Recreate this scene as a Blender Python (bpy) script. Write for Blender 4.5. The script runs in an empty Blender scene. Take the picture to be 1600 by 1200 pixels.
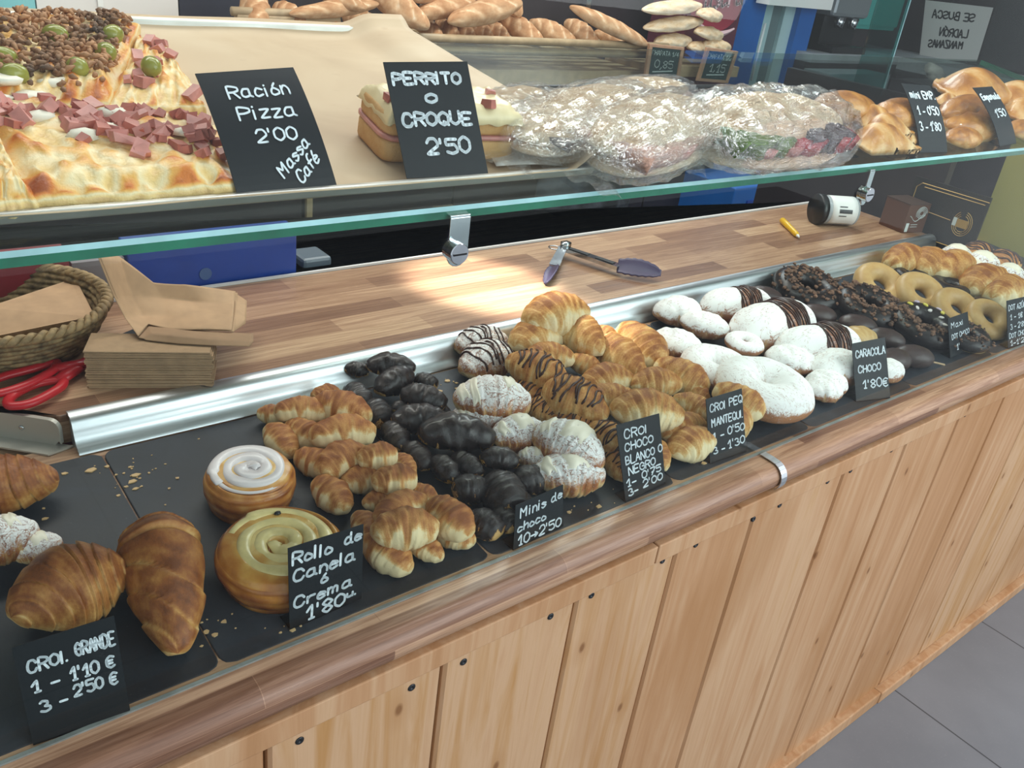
import bpy, bmesh, math, random
import numpy as np
from mathutils import Vector, Matrix, noise as mnoise

# ------------------------------------------------------------------ scene, camera, world, lights, exposure
sc = bpy.context.scene
sc.view_settings.view_transform = 'Standard'
sc.view_settings.look = 'None'
sc.view_settings.gamma = 1.0
sc.view_settings.use_curve_mapping = False
sc.view_settings.exposure = 0.0
sc.cycles.use_denoising = True
sc.cycles.max_bounces = 10
sc.cycles.transparent_max_bounces = 24
sc.cycles.caustics_reflective = False
sc.cycles.caustics_refractive = False

# camera solved from the vanishing points of the counter (1600x1200 frame)
CX, CY = 800.0, 600.0
VX, VZ = np.array([2600., 129.]), np.array([447., 3190.])
PP = np.array([CX, CY])
FPX = math.sqrt(-float(np.dot(VX - PP, VZ - PP)))
_dx = np.array([*(VX - PP), FPX]); _dx /= np.linalg.norm(_dx)
_dn = np.array([*(VZ - PP), FPX]); _up = -_dn / np.linalg.norm(_dn)
_dx -= _up * float(_dx @ _up); _dx /= np.linalg.norm(_dx)
_dy = np.cross(_up, _dx)
CAMH = 1.5
CAMD = CAMH / 2.856
CAM = np.array([0.0, -CAMD, CAMH])
cd = bpy.data.cameras.new('camera'); cam = bpy.data.objects.new('camera', cd)
sc.collection.objects.link(cam); sc.camera = cam
right = Vector((_dx[0], _dy[0], _up[0])); down = Vector((_dx[1], _dy[1], _up[1])); fwd = Vector((_dx[2], _dy[2], _up[2]))
m3 = Matrix((right, -down, -fwd)).transposed()
cam.matrix_world = Matrix.Translation(Vector(CAM)) @ m3.to_4x4()
cd.sensor_fit = 'HORIZONTAL'; cd.sensor_width = 36.0; cd.lens = FPX / 1600.0 * 36.0
cd.clip_start = 0.02; cd.clip_end = 60

# daylight from the street side, through the open shop front
w = bpy.data.worlds.new('world'); sc.world = w; w.use_nodes = True
bg = w.node_tree.nodes['Background']; bg.inputs[0].default_value = (0.86, 0.93, 1.0, 1); bg.inputs[1].default_value = 0.9

def lamp(name, kind, loc, target, energy, color=(1, 1, 1), size=1.0, size_y=None, **kw):
    d = bpy.data.lights.new(name, kind); d.energy = energy; d.color = color
    if kind == 'AREA':
        d.size = size
        if size_y: d.shape = 'RECTANGLE'; d.size_y = size_y
    for k, v in kw.items(): setattr(d, k, v)
    o = bpy.data.objects.new(name, d); sc.collection.objects.link(o)
    o.location = loc
    o.rotation_euler = (Vector(target) - Vector(loc)).to_track_quat('-Z', 'Y').to_euler()
    return o

lamp('window_daylight', 'AREA', (2.5, -2.5, 2.2), (1.5, 0.5, 0.7), 66, (0.93, 0.97, 1.0), 2.8, 2.2)
lamp('ceiling_light', 'AREA', (0.9, 1.25, 2.62), (0.9, 1.25, 0), 30, (1.0, 0.95, 0.88), 2.6, 0.3)
lamp('ceiling_light.001', 'AREA', (2.6, 1.9, 2.62), (2.6, 1.9, 0), 26, (0.9, 0.97, 1.0), 1.2, 0.6)
lamp('ceiling_light.002', 'AREA', (1.2, 0.1, 2.62), (1.3, 0.3, 0), 14, (0.97, 0.98, 1.0), 2.4, 0.3)
# added spots: stand-ins for the sun patch, and extra light on the sugared buns
lamp('added_spot', 'SPOT', (0.40, 1.55, 2.55), (0.90, 0.60, 0.94), 760, (1.0, 0.96, 0.91), spot_size=math.radians(8.5), spot_blend=0.7, shadow_soft_size=0.02)
lamp('added_spot.002', 'SPOT', (0.40, 1.50, 2.55), (0.93, 0.42, 0.95), 360, (1.0, 0.95, 0.87), spot_size=math.radians(8), spot_blend=0.9, shadow_soft_size=0.02)
lamp('added_spot.001', 'SPOT', (1.6, -0.75, 2.6), (1.19, 0.24, 0.92), 40, (0.93, 0.97, 1.0), spot_size=math.radians(17), spot_blend=0.8, shadow_soft_size=0.06)

# ------------------------------------------------------------------ pixel rays -> points on real planes
def ray(x, y):
    r = np.array([(x - CX) / FPX, (y - CY) / FPX, 1.0])
    return np.array([r @ _dx, r @ _dy, r @ _up])
def on_plane(x, y, p, n):
    r = ray(x, y); p = np.asarray(p, float); n = np.asarray(n, float)
    return Vector(CAM + r * float(n @ (p - CAM)) / float(n @ r))
def on_z(x, y, z): return on_plane(x, y, (0, 0, z), (0, 0, 1))
def on_y(x, y, Y): return on_plane(x, y, (0, Y, 0), (0, 1, 0))
def on_x(x, y, X): return on_plane(x, y, (X, 0, 0), (1, 0, 0))
SLT = math.radians(4); SLN = np.array([0, -math.sin(SLT), math.cos(SLT)]); SLP = np.array([0, .04, .88])
SHT = math.radians(9); SHN = np.array([0, -math.sin(SHT), math.cos(SHT)]); SHP = np.array([0, .045, 1.289])
def slate(x, y, h=0.0): return on_plane(x, y, SLP + SLN * h, SLN)       # on the sloping slates of the lower case
def shelf(x, y, h=0.0): return on_plane(x, y, SHP + SHN * h, SHN)       # on the sloping glass shelf
WZ = 0.94                                                                # height of the worktop

# ------------------------------------------------------------------ object helpers
COL = sc.collection
def tag(o, label=None, cat=None, group=None, kind=None):
    if label: o['label'] = label
    if cat: o['category'] = cat
    if group: o['group'] = group
    if kind: o['kind'] = kind
    return o
def empty(name, loc, label, cat, group=None, rot=None):
    o = bpy.data.objects.new(name, None); COL.objects.link(o); o.location = loc
    o.empty_display_size = .02
    if rot is not None: o.rotation_euler = rot
    return tag(o, label, cat, group)
def link(name, me, parent=None):
    o = bpy.data.objects.new(name, me); COL.objects.link(o)
    if parent is not None: o.parent = parent
    return o
def copy_tree(o, parent=None):
    c = o.copy(); COL.objects.link(c); c.parent = parent
    for ch in o.children: copy_tree(ch, c)
    return c

class MB:
    """collects shapes and links them as one mesh object"""
    def __init__(s): s.v = []; s.f = []; s.m = []; s.a = {}
    def add(s, vs, fs, mi=0):
        b = len(s.v); s.v += [tuple(p) for p in vs]; s.f += [tuple(i + b for i in f) for f in fs]; s.m += [mi] * len(fs); return b
    def box(s, c, d, mi=0, rot=None):
        x, y, z = d[0] / 2, d[1] / 2, d[2] / 2
        P = [Vector((sx * x, sy * y, sz * z)) for sz in (-1, 1) for sy in (-1, 1) for sx in (-1, 1)]
        if rot is not None: P = [rot @ p for p in P]
        P = [p + Vector(c) for p in P]
        return s.add(P, [(0, 2, 3, 1), (4, 5, 7, 6), (0, 1, 5, 4), (2, 6, 7, 3), (0, 4, 6, 2), (1, 3, 7, 5)], mi)
    def hexa(s, bot, top, mi=0):
        """prism between two matching outlines (bottom and top, anticlockwise seen from above)"""
        n = len(bot); P = list(bot) + list(top)
        F = [tuple(range(n - 1, -1, -1)), tuple(range(n, 2 * n))] + [(i, (i + 1) % n, n + (i + 1) % n, n + i) for i in range(n)]
        return s.add(P, F, mi)
    def grid(s, fn, nu, nv, mi=0, close_u=False, close_v=False):
        P = [fn(i / (nu if close_u else nu - 1), j / (nv if close_v else nv - 1)) for i in range(nu) for j in range(nv)]
        F = []
        for i in range(nu if close_u else nu - 1):
            for j in range(nv if close_v else nv - 1):
                a, b = i % nu, (i + 1) % nu; c, d = j % nv, (j + 1) % nv
                F.append((a * nv + c, b * nv + c, b * nv + d, a * nv + d))
        return s.add(P, F, mi)
    def tube(s, pts, r, n=8, mi=0, caps=True, flat=1.0, upv=None):
        pts = [Vector(p) for p in pts]; N = len(pts); rs = r if isinstance(r, (list, tuple)) else [r] * N
        t0 = (pts[1] - pts[0]).normalized()
        u = Vector(upv) if upv is not None else (Vector((0, 0, 1)) if abs(t0.z) < .9 else Vector((1, 0, 0)))
        P = []
        for i in range(N):
            t = (pts[min(i + 1, N - 1)] - pts[max(i - 1, 0)])
            t = t.normalized() if t.length > 1e-9 else t0
            u = (u - t * u.dot(t)); u = u.normalized() if u.length > 1e-6 else t.orthogonal().normalized()
            b = t.cross(u)
            for k in range(n):
                a = 2 * math.pi * k / n
                P.append(pts[i] + b * (math.cos(a) * rs[i]) + u * (math.sin(a) * rs[i] * flat))
        F = [(i * n + k, i * n + (k + 1) % n, (i + 1) * n + (k + 1) % n, (i + 1) * n + k) for i in range(N - 1) for k in range(n)]
        if caps: F += [tuple(range(n - 1, -1, -1)), tuple((N - 1) * n + k for k in range(n))]
        return s.add(P, F, mi)
    def lathe(s, prof, n=32, mi=0, M=None):
        P = []
        for r, z in prof:
            for k in range(n):
                a = 2 * math.pi * k / n; P.append(Vector((r * math.cos(a), r * math.sin(a), z)))
        if M is not None: P = [M @ p for p in P]
        N = len(prof)
        F = [(i * n + k, i * n + (k + 1) % n, (i + 1) * n + (k + 1) % n, (i + 1) * n + k) for i in range(N - 1) for k in range(n)]
        F += [tuple(range(n - 1, -1, -1)), tuple((N - 1) * n + k for k in range(n))]
        return s.add(P, F, mi)
    def ball(s, c, d, n=12, mi=0, jit=0.0, rot=None, seed=0):
        P = [];c = Vector(c)
        for i in range(n // 2 + 1):
            th = math.pi * i / (n // 2)
            for k in range(n):
                a = 2 * math.pi * k / n
                p = Vector((math.sin(th) * math.cos(a), math.sin(th) * math.sin(a), math.cos(th)))
                if jit: p *= 1 + jit * mnoise.noise(p * 1.7 + Vector((seed * 3.1, seed * 1.7, seed)))
                p = Vector((p.x * d[0], p.y * d[1], p.z * d[2]))
                if rot is not None: p = rot @ p
                P.append(c + p)
        F = []
        for i in range(n // 2):
            for k in range(n):
                q = (i * n + k, (i + 1) * n + k, (i + 1) * n + (k + 1) % n, i * n + (k + 1) % n)
                if i == 0: q = (q[0], q[1], q[2])
                elif i == n // 2 - 1: q = (q[0], q[1], q[3])
                F.append(q)
        return s.add(P, F, mi)
    def mesh(s, name, mats, smooth=True, attrs=None, weld=False):
        me = bpy.data.meshes.new(name); me.from_pydata(s.v, [], s.f)
        for m in (mats if isinstance(mats, (list, tuple)) else [mats]): me.materials.append(m)
        if any(s.m): me.polygons.foreach_set('material_index', s.m)
        for k, vals in (attrs or s.a or {}).items():
            a = me.attributes.new(k, 'FLOAT', 'POINT'); a.data.foreach_set('value', list(vals) + [0.0] * (len(s.v) - len(vals)))
        bm = bmesh.new(); bm.from_mesh(me)
        if weld: bmesh.ops.remove_doubles(bm, verts=bm.verts, dist=1e-6)
        bmesh.ops.recalc_face_normals(bm, faces=bm.faces)
        bm.to_mesh(me); bm.free()
        if smooth: me.polygons.foreach_set('use_smooth', [True] * len(me.polygons))
        me.update(); return me
    def build(s, name, mats, parent=None, smooth=False, attrs=None, bevel=0.0, weld=False):
        o = link(name, s.mesh(name, mats, smooth, attrs, weld), parent)
        if bevel:
            b = o.modifiers.new('bevel', 'BEVEL'); b.width = bevel; b.segments = 2; b.limit_method = 'ANGLE'
        return o
def box_obj(name, lo, hi, mat, parent=None, bevel=0.0):
    b = MB(); b.box([(lo[i] + hi[i]) / 2 for i in range(3)], [hi[i] - lo[i] for i in range(3)])
    return b.build(name, mat, parent, bevel=bevel)
def nz(p, s=1.0, o=0.0): return mnoise.noise(Vector(p) * s + Vector((o * 7.3, o * 3.1, o * 1.9)))
def sstep(a, b, x):
    t = min(1, max(0, (x - a) / (b - a))); return t * t * (3 - 2 * t)
def lerp(a, b, t): return a + (b - a) * t

# ------------------------------------------------------------------ material helpers
def srgb(h):
    h = h.lstrip('#'); c = [int(h[i:i + 2], 16) / 255 for i in (0, 2, 4)]
    return tuple((x / 12.92 if x <= .04045 else ((x + .055) / 1.055) ** 2.4) for x in c) + (1.0,)
class NT:
    def __init__(s, name):
        s.m = bpy.data.materials.new(name); s.m.use_nodes = True; s.t = s.m.node_tree; s.b = s.t.nodes['Principled BSDF']; s._tc = None
    def n(s, kind, **kw):
        x = s.t.nodes.new(kind)
        for k, v in kw.items():
            if k.startswith('i_'):
                key = k[2:]; key = int(key) if key.isdigit() else key.replace('_', ' ')
                if hasattr(v, 'is_output') or isinstance(v, bpy.types.NodeSocket): s.t.links.new(v, x.inputs[key])
                else: x.inputs[key].default_value = v
            else: setattr(x, k, v)
        return x
    def l(s, a, b): s.t.links.new(a, b)
    def co(s, space='Object', scale=(1, 1, 1)):
        if s._tc is None: s._tc = s.n('ShaderNodeTexCoord')
        mp = s.n('ShaderNodeMapping'); s.l(s._tc.outputs[space], mp.inputs[0]); mp.inputs['Scale'].default_value = scale
        return mp.outputs[0]
    def noise(s, co, scale, detail=3, rough=.55, dist=0.0):
        x = s.n('ShaderNodeTexNoise'); s.l(co, x.inputs['Vector']); x.inputs['Scale'].default_value = scale
        x.inputs['Detail'].default_value = detail; x.inputs['Roughness'].default_value = rough; x.inputs['Distortion'].default_value = dist
        return x.outputs['Fac']
    def ramp(s, fac, stops, interp='LINEAR'):
        x = s.n('ShaderNodeValToRGB'); s.l(fac, x.inputs[0]); e = x.color_ramp.elements; x.color_ramp.interpolation = interp
        while len(e) < len(stops): e.new(.5)
        for i, (p, c) in enumerate(stops):
            e[i].position = p; e[i].color = srgb(c) if isinstance(c, str) else c
        return x.outputs[0]
    def math(s, op, a, b=0.0, clamp=False):
        x = s.n('ShaderNodeMath', operation=op, use_clamp=clamp)
        for i, v in ((0, a), (1, b)):
            if isinstance(v, bpy.types.NodeSocket): s.l(v, x.inputs[i])
            else: x.inputs[i].default_value = v
        return x.outputs[0]
    def mix(s, f, a, b, blend='MIX'):
        x = s.n('ShaderNodeMix', data_type='RGBA', blend_type=blend)
        for i, v in ((0, f), (6, a), (7, b)):
            if isinstance(v, bpy.types.NodeSocket): s.l(v, x.inputs[i])
            else: x.inputs[i].default_value = v if i == 0 else (srgb(v) if isinstance(v, str) else v)
        return x.outputs[2]
    def mapr(s, v, a, b, c=0.0, d=1.0):
        x = s.n('ShaderNodeMapRange'); s.l(v, x.inputs[0])
        for i, q in enumerate((a, b, c, d)): x.inputs[i + 1].default_value = q
        return x.outputs[0]
    def attr(s, name): return s.n('ShaderNodeAttribute', attribute_name=name).outputs['Fac']
    def rnd(s): return s.n('ShaderNodeObjectInfo').outputs['Random']
    def nrm_z(s):
        g = s.n('ShaderNodeNewGeometry'); x = s.n('ShaderNodeSeparateXYZ'); s.l(g.outputs['Normal'], x.inputs[0]); return x.outputs[2]
    def set(s, **kw):
        names = dict(col='Base Color', rough='Roughness', metal='Metallic', spec='Specular IOR Level', coat='Coat Weight', emis='Emission Color', emis_s='Emission Strength', trans='Transmission Weight', alpha='Alpha', sub='Subsurface Weight', aniso='Anisotropic')
        for k, v in kw.items():
            i = s.b.inputs[names[k]]
            if isinstance(v, bpy.types.NodeSocket): s.l(v, i)
            elif isinstance(v, str): i.default_value = srgb(v)
            else: i.default_value = v
        return s
    def bump(s, h, strength=.3, dist=.002):
        x = s.n('ShaderNodeBump'); s.l(h, x.inputs['Height']); x.inputs['Strength'].default_value = strength; x.inputs['Distance'].default_value = dist
        s.l(x.outputs[0], s.b.inputs['Normal']); return s
def plain(name, col, rough=.5, metal=0.0, spec=.5, nscale=0, namt=.12, bump=0.0, coat=0.0):
    t = NT(name); c = t.co()
    if nscale:
        f = t.noise(c, nscale, 4)
        base = srgb(col); dk = tuple(x * (1 - namt * 2.2) for x in base[:3]) + (1,); lt = tuple(min(1, x * (1 + namt)) for x in base[:3]) + (1,)
        t.set(col=t.ramp(f, [(.3, dk), (.7, lt)]))
        if bump: t.bump(f, bump, .001)
    else: t.set(col=col)
    t.set(rough=rough, metal=metal, spec=spec, coat=coat); return t.m

# ------------------------------------------------------------------ materials
def m_block():
    t = NT('oiled_block_wood'); tc = t.n('ShaderNodeTexCoord'); sx = t.n('ShaderNodeSeparateXYZ'); t.l(tc.outputs['Object'], sx.inputs[0])
    yz = t.math('ADD', sx.outputs[1], sx.outputs[2])
    cb = t.n('ShaderNodeCombineXYZ'); t.l(sx.outputs[0], cb.inputs[0]); t.l(yz, cb.inputs[1])
    br = t.n('ShaderNodeTexBrick', offset=.37, offset_frequency=2, squash=1.0)
    t.l(cb.outputs[0], br.inputs['Vector'])
    br.inputs['Color1'].default_value = (0, 0, 0, 1); br.inputs['Color2'].default_value = (1, 1, 1, 1); br.inputs['Mortar'].default_value = (.45, .45, .45, 1)
    br.inputs['Scale'].default_value = 1.0; br.inputs['Mortar Size'].default_value = .0004; br.inputs['Mortar Smooth'].default_value = 0.0
    br.inputs['Brick Width'].default_value = .36; br.inputs['Row Height'].default_value = .043
    tone = t.ramp(br.outputs['Color'], [(0.0, '#8f6b55'), (.3, '#ab866b'), (.6, '#c39e80'), (.85, '#d0ad8c'), (1.0, '#9a745b')])
    g1 = t.noise(t.co('Object', (4, 90, 90)), 1.6, 5, .65, 1.2)
    g2 = t.noise(t.co('Object', (9, 420, 420)), 1.0, 3, .6)
    col = t.mix(t.mapr(g1, .38, .62, 0, .55), tone, t.mix(1.0, tone, '#a5846b', 'MULTIPLY'))
    col = t.mix(t.mapr(g2, .45, .75, 0, .35), col, t.mix(1.0, col, '#8a6a56', 'MULTIPLY'))
    t.set(col=col, rough=t.mapr(g1, .3, .7, .26, .4), spec=.5).bump(g2, .08, .0006); return t.m
def m_pine():
    t = NT('pine_boards'); r = t.attr('tone')
    g1 = t.noise(t.co('Object', (26, 26, 1.6)), 1.0, 5, .6, 1.6)
    g2 = t.noise(t.co('Object', (220, 220, 5)), 1.0, 3, .6)
    blot = t.noise(t.co('Object', (5, 5, 2.2)), 1.0, 3, .5, .6)
    v = t.math('ADD', t.math('MULTIPLY', g1, .75), t.math('MULTIPLY', r, .28))
    col = t.ramp(v, [(.2, '#a97a4f'), (.42, '#bf936b'), (.58, '#cca782'), (.74, '#bb8d5a'), (.95, '#a57640')])
    col = t.mix(t.mapr(g2, .5, .75, 0, .18), col, '#ad8660')
    col = t.mix(t.mapr(blot, .5, .68, 0, .5), col, '#a9794b')
    sp = t.n('ShaderNodeSeparateXYZ'); t.l(t.co('Object', (7.5, 7.5, 4.2)), sp.inputs[0]); cx_ = t.n('ShaderNodeCombineXYZ'); t.l(sp.outputs[0], cx_.inputs[0]); t.l(sp.outputs[2], cx_.inputs[1])
    vo = t.n('ShaderNodeTexVoronoi', feature='F1', voronoi_dimensions='2D'); t.l(cx_.outputs[0], vo.inputs['Vector']); vo.inputs['Scale'].default_value = 1.0
    sc_ = t.n('ShaderNodeSeparateColor'); t.l(vo.outputs['Color'], sc_.inputs[0]); gate = t.math('GREATER_THAN', sc_.outputs[0], .52)
    knot = t.math('MULTIPLY', t.mapr(vo.outputs['Distance'], .020, .045, 1, 0), gate)
    col = t.mix(t.math('MULTIPLY', knot, .85), col, '#6d4527')
    ring = t.math('MULTIPLY', t.mapr(vo.outputs['Distance'], .04, .16, .3, 0), gate)
    col = t.mix(ring, col, '#a87645')
    t.set(col=col, rough=.5, spec=.35).bump(g2, .12, .0008); return t.m
def m_glass(name, tint=(.97, 1.0, .985, 1), gain=1.0, ior=1.5):
    t = NT(name); tr = t.n('ShaderNodeBsdfTransparent'); tr.inputs[0].default_value = tint
    gl = t.n('ShaderNodeBsdfGlossy'); gl.inputs['Roughness'].default_value = .0
    lw = t.n('ShaderNodeLayerWeight'); lw.inputs[0].default_value = .5
    f = t.math('ADD', t.math('MULTIPLY', t.math('POWER', lw.outputs['Facing'], 5.0), .9), .04)
    mx = t.n('ShaderNodeMixShader'); t.l(t.math('MULTIPLY', f, gain, True), mx.inputs[0]); t.l(tr.outputs[0], mx.inputs[1]); t.l(gl.outputs[0], mx.inputs[2])
    t.l(mx.outputs[0], t.t.nodes['Material Output'].inputs[0]); return t.m
def m_film():
    t = NT('cling_film'); tr = t.n('ShaderNodeBsdfTransparent'); tr.inputs[0].default_value = (.98, .98, .98, 1)
    gl = t.n('ShaderNodeBsdfGlossy'); gl.inputs['Roughness'].default_value = .06; gl.inputs[0].default_value = (1, 1, 1, 1)
    co = t.co('Object', (5, 26, 16)); h = t.noise(co, 1.0, 3, .6, 2.5)
    bp = t.n('ShaderNodeBump'); t.l(h, bp.inputs['Height']); bp.inputs['Strength'].default_value = 1.0; bp.inputs['Distance'].default_value = .013
    t.l(bp.outputs[0], gl.inputs['Normal'])
    lw = t.n('ShaderNodeLayerWeight'); lw.inputs[0].default_value = .5; t.l(bp.outputs[0], lw.inputs['Normal'])
    mx = t.n('ShaderNodeMixShader'); t.l(t.math('ADD', t.math('MULTIPLY', t.math('POWER', lw.outputs['Facing'], 3.0), .7), .09, True), mx.inputs[0]); t.l(tr.outputs[0], mx.inputs[1]); t.l(gl.outputs[0], mx.inputs[2])
    t.l(mx.outputs[0], t.t.nodes['Material Output'].inputs[0]); return t.m
def m_pastry(name, stops, rough=.42, sugar=0.0, bare=None, bumps=.35, nscale=38, spec=.4, sugar_lo=.05, sugar_hi=.55, coat=0.0, fine=True):
    """baked dough: the 'crust' attribute (0 pale crumb, 1 well browned) picks the colour; icing sugar settles on what faces up"""
    t = NT(name); c = t.co(); n1 = t.noise(c, nscale, 5, .62); n2 = t.noise(c, nscale * 6, 3, .6)
    cr = t.attr('crust'); v = t.math('ADD', cr, t.math('MULTIPLY', t.math('SUBTRACT', n1, .5), .55))
    v = t.math('ADD', v, t.math('MULTIPLY', t.math('SUBTRACT', t.rnd(), .5), .12))
    col = t.ramp(v, stops)
    rg = rough
    if sugar:
        s = t.mapr(t.nrm_z(), sugar_lo, sugar_hi)
        s = t.math('MULTIPLY', s, t.attr('sugar'))
        s = t.math('MULTIPLY', t.math('ADD', s, t.math('MULTIPLY', t.math('SUBTRACT', n2, .5), .8)), sugar, True)
        nl = t.noise(t.co('Object', (2.2, 5.0, 5.0)), 1.4, 6, .7, 1.0)   # cracks where the sugar has fallen away
        crack = t.mapr(t.math('ABSOLUTE', t.math('SUBTRACT', nl, .5)), .0, .022, .8, 0.0)
        groove = t.mapr(cr, .12, .34, .55, 0.0)
        s = t.math('SUBTRACT', t.math('SUBTRACT', s, crack), groove)
        s2 = t.mapr(t.math('ADD', s, t.math('MULTIPLY', t.math('SUBTRACT', n1, .5), 1.1)), .10, .55)
        col = t.mix(s2, col, '#f6f4f2'); rg = t.mapr(s2, 0, 1, rough, .9)
    t.set(col=col, rough=rg, spec=spec, coat=coat)
    t.bump(t.math('ADD', n1, t.math('MULTIPLY', n2, .5)), bumps, .003); return t.m

BLOCK = m_block(); PINE = m_pine()
GLASS = m_glass('clear_glass', gain=.42); GLASS_SHELF = m_glass('shelf_glass', (.9, .97, .94, 1), .9)
EDGE = plain('green_glass_edge', '#1f7a5e', .15, nscale=14, namt=.2, coat=.4)
EDGE_TOP = plain('glass_edge_bevel', '#a9d3da', .2, nscale=20, namt=.1)
FILM = m_film()
def m_steel(name, col, rough, sc_=(3, 200, 200)):
    t = NT(name); g = t.noise(t.co('Object', sc_), 1.0, 3)
    t.set(col=col, metal=1.0, rough=t.mapr(g, .3, .7, rough * .75, rough * 1.3)); return t.m
ALU = m_steel('brushed_aluminium', '#d3d8dc', .38); STEEL = m_steel('polished_steel', '#c9ced2', .16, (30, 30, 30)); DULL = m_steel('worn_steel', '#c4c3bd', .5, (20, 20, 20))
DARKSTEEL = m_steel('dark_tray_steel', '#3a3b3d', .38, (20, 20, 20))
def m_slate():
    t = NT('black_slate'); n1 = t.noise(t.co('Object'), 9, 5, .6, .5); n2 = t.noise(t.co('Object'), 90, 4, .6); n3 = t.noise(t.co('Object'), 420, 2)
    col = t.ramp(n1, [(.3, '#22262c'), (.55, '#2e333b'), (.75, '#3c424b')])
    col = t.mix(t.mapr(n3, .7, .8, 0, .35), col, '#8d8f90')
    t.set(col=col, rough=t.mapr(n1, .3, .7, .42, .62), spec=.45).bump(n2, .25, .0012); return t.m
SLATE = m_slate()
def m_floor():
    t = NT('grey_floor_tile'); br = t.n('ShaderNodeTexBrick', offset=0.0); t.l(t.co('Object'), br.inputs['Vector'])
    n1 = t.noise(t.co('Object'), 3, 5); n2 = t.noise(t.co('Object'), 160, 3)
    c1 = t.ramp(n1, [(.3, '#76797f'), (.7, '#888b91')]); c1 = t.mix(t.mapr(n2, .6, .75, 0, .25), c1, '#9a9ca0')
    t.l(c1, br.inputs['Color1']); t.l(c1, br.inputs['Color2']); br.inputs['Mortar'].default_value = srgb('#4b4d52')
    for k, v in (('Scale', 1.0), ('Mortar Size', .0022), ('Mortar Smooth', .1), ('Brick Width', .45), ('Row Height', .9)): br.inputs[k].default_value = v
    t.set(col=br.outputs['Color'], rough=.42); return t.m
FLOOR = m_floor()
CARD = plain('chalkboard_card', '#11161b', .34, spec=.22)
INK = plain('white_chalk_marker', '#dfe7ee', .6)
CHALK = plain('white_chalk', '#c9d3d2', .8)
KRAFT = plain('kraft_paper', '#bf9a77', .75, nscale=40, namt=.06)
KRAFT_EDGE = plain('kraft_paper_folds', '#b0906f', .8, nscale=60, namt=.08)
def m_parch():
    t = NT('baking_parchment'); n = t.noise(t.co('Object'), 7, 4, .55, .6); n2 = t.noise(t.co('Object'), 60, 3)
    col = t.ramp(n, [(.3, '#b39879'), (.55, '#c3aa8a'), (.75, '#cdb799')]); col = t.mix(t.mapr(n2, .66, .78, 0, .3), col, '#a28160')
    t.set(col=col, rough=.55).bump(n, .2, .003); return t.m
PARCH = m_parch(); WHITEPAPER = plain('white_paper', '#e9e5de', .7)
RED = plain('red_plastic', '#c0202a', .35, nscale=12, namt=.05); PURPLE = plain('purple_silicone', '#4c425e', .4)
BLACK = plain('black_plastic', '#17181a', .35); YELLOW = plain('yellow_plastic', '#e3b41f', .35); WHITE = plain('white_plastic', '#e6e6e4', .4)
NAVY = plain('navy_panel', '#2b2d3c', .4, nscale=3); TEALP = plain('teal_paint', '#3fa79f', .45, nscale=2, namt=.06); TEALL = plain('light_teal_paint', '#7fbfc4', .5, nscale=2, namt=.06)
WALLW = plain('off_white_wall', '#dedad8', .7, nscale=2, namt=.03); DARKW = plain('dark_brown_laminate', '#352f33', .35, nscale=6, namt=.15)
BLUEP = plain('blue_paint', '#1763b4', .4, nscale=3, namt=.08); BLUEC = plain('blue_card', '#123f98', .35, nscale=9, namt=.12); DOORG = plain('pale_frosted_panel', '#b9d3d6', .35, nscale=3, namt=.05)
GREYM = plain('grey_metal_machine', '#9fa6ab', .35, .6); GREYC = plain('grey_counter_edge', '#a0a6ac', .4, nscale=6)
OLIVE = plain('olive_wall_paint', '#a39c56', .6, nscale=3, namt=.06); MAROON = plain('maroon_panel', '#5e2a3a', .4, nscale=3)
LWOOD = plain('pale_beech', '#b99e7c', .5, nscale=25, namt=.1); FRAMEW = plain('chalkboard_frame_wood', '#b98d70', .55, nscale=30, namt=.08)
GREENB = plain('green_chalkboard', '#173b3b', .6, nscale=10, namt=.1); GOLD = plain('gold_print', '#b08d4c', .4, .3); BOXBROWN = plain('brown_gift_box', '#5b3826', .4, nscale=8, namt=.08); BLACKCARD = plain('black_card', '#1d1b1b', .4, nscale=8)
SALMON = plain('salmon_board', '#c98f72', .6)
BUTTER = m_pastry('butter_croissant', [(.08, '#efddb2'), (.3, '#e4c58c'), (.5, '#d3a463'), (.72, '#b97f42'), (.95, '#94582a')], rough=.5)
MINI = m_pastry('mini_croissant', [(.1, '#ecd8aa'), (.3, '#dfb87c'), (.52, '#c78e50'), (.76, '#ab6c38'), (.98, '#8a4e26')], rough=.5, nscale=60)
BIGC = m_pastry('large_croissant', [(.05, '#e3bd80'), (.28, '#d09c5a'), (.5, '#b67b41'), (.75, '#96592d'), (1., '#744020')], rough=.4, nscale=28, coat=.05)
SUGARC = m_pastry('sugared_croissant', [(.05, '#e6cfa2'), (.3, '#d3a56d'), (.55, '#a9683a'), (.9, '#7a4223')], sugar=.8, rough=.6, sugar_lo=-.05, sugar_hi=.9)
BUN = m_pastry('sugared_bun', [(.05, '#d8b78c'), (.4, '#b37d55'), (.75, '#8f5a40'), (1., '#70442f')], sugar=1.15, rough=.6, sugar_lo=-.06, sugar_hi=.5, bumps=.25)
CHOC = m_pastry('chocolate_coating', [(.05, '#caa468'), (.11, '#9a6a35'), (.16, '#2b211f'), (.6, '#231b1b'), (1., '#2d2321')], rough=.24, bumps=.3, nscale=30, coat=.3)
CHOC2 = m_pastry('matt_chocolate_glaze', [(.0, '#2f2523'), (.5, '#3d302e'), (1., '#4a3a37')], rough=.34, bumps=.1, nscale=14)
CHOC3 = m_pastry('dark_chocolate_glaze', [(.0, '#1a1718'), (.5, '#221d1d'), (1., '#2b2423')], rough=.3, bumps=.12, nscale=14)
DRIZ = plain('chocolate_drizzle', '#3a1f18', .35); WCHOC = plain('white_chocolate', '#f2ead6', .4)
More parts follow.
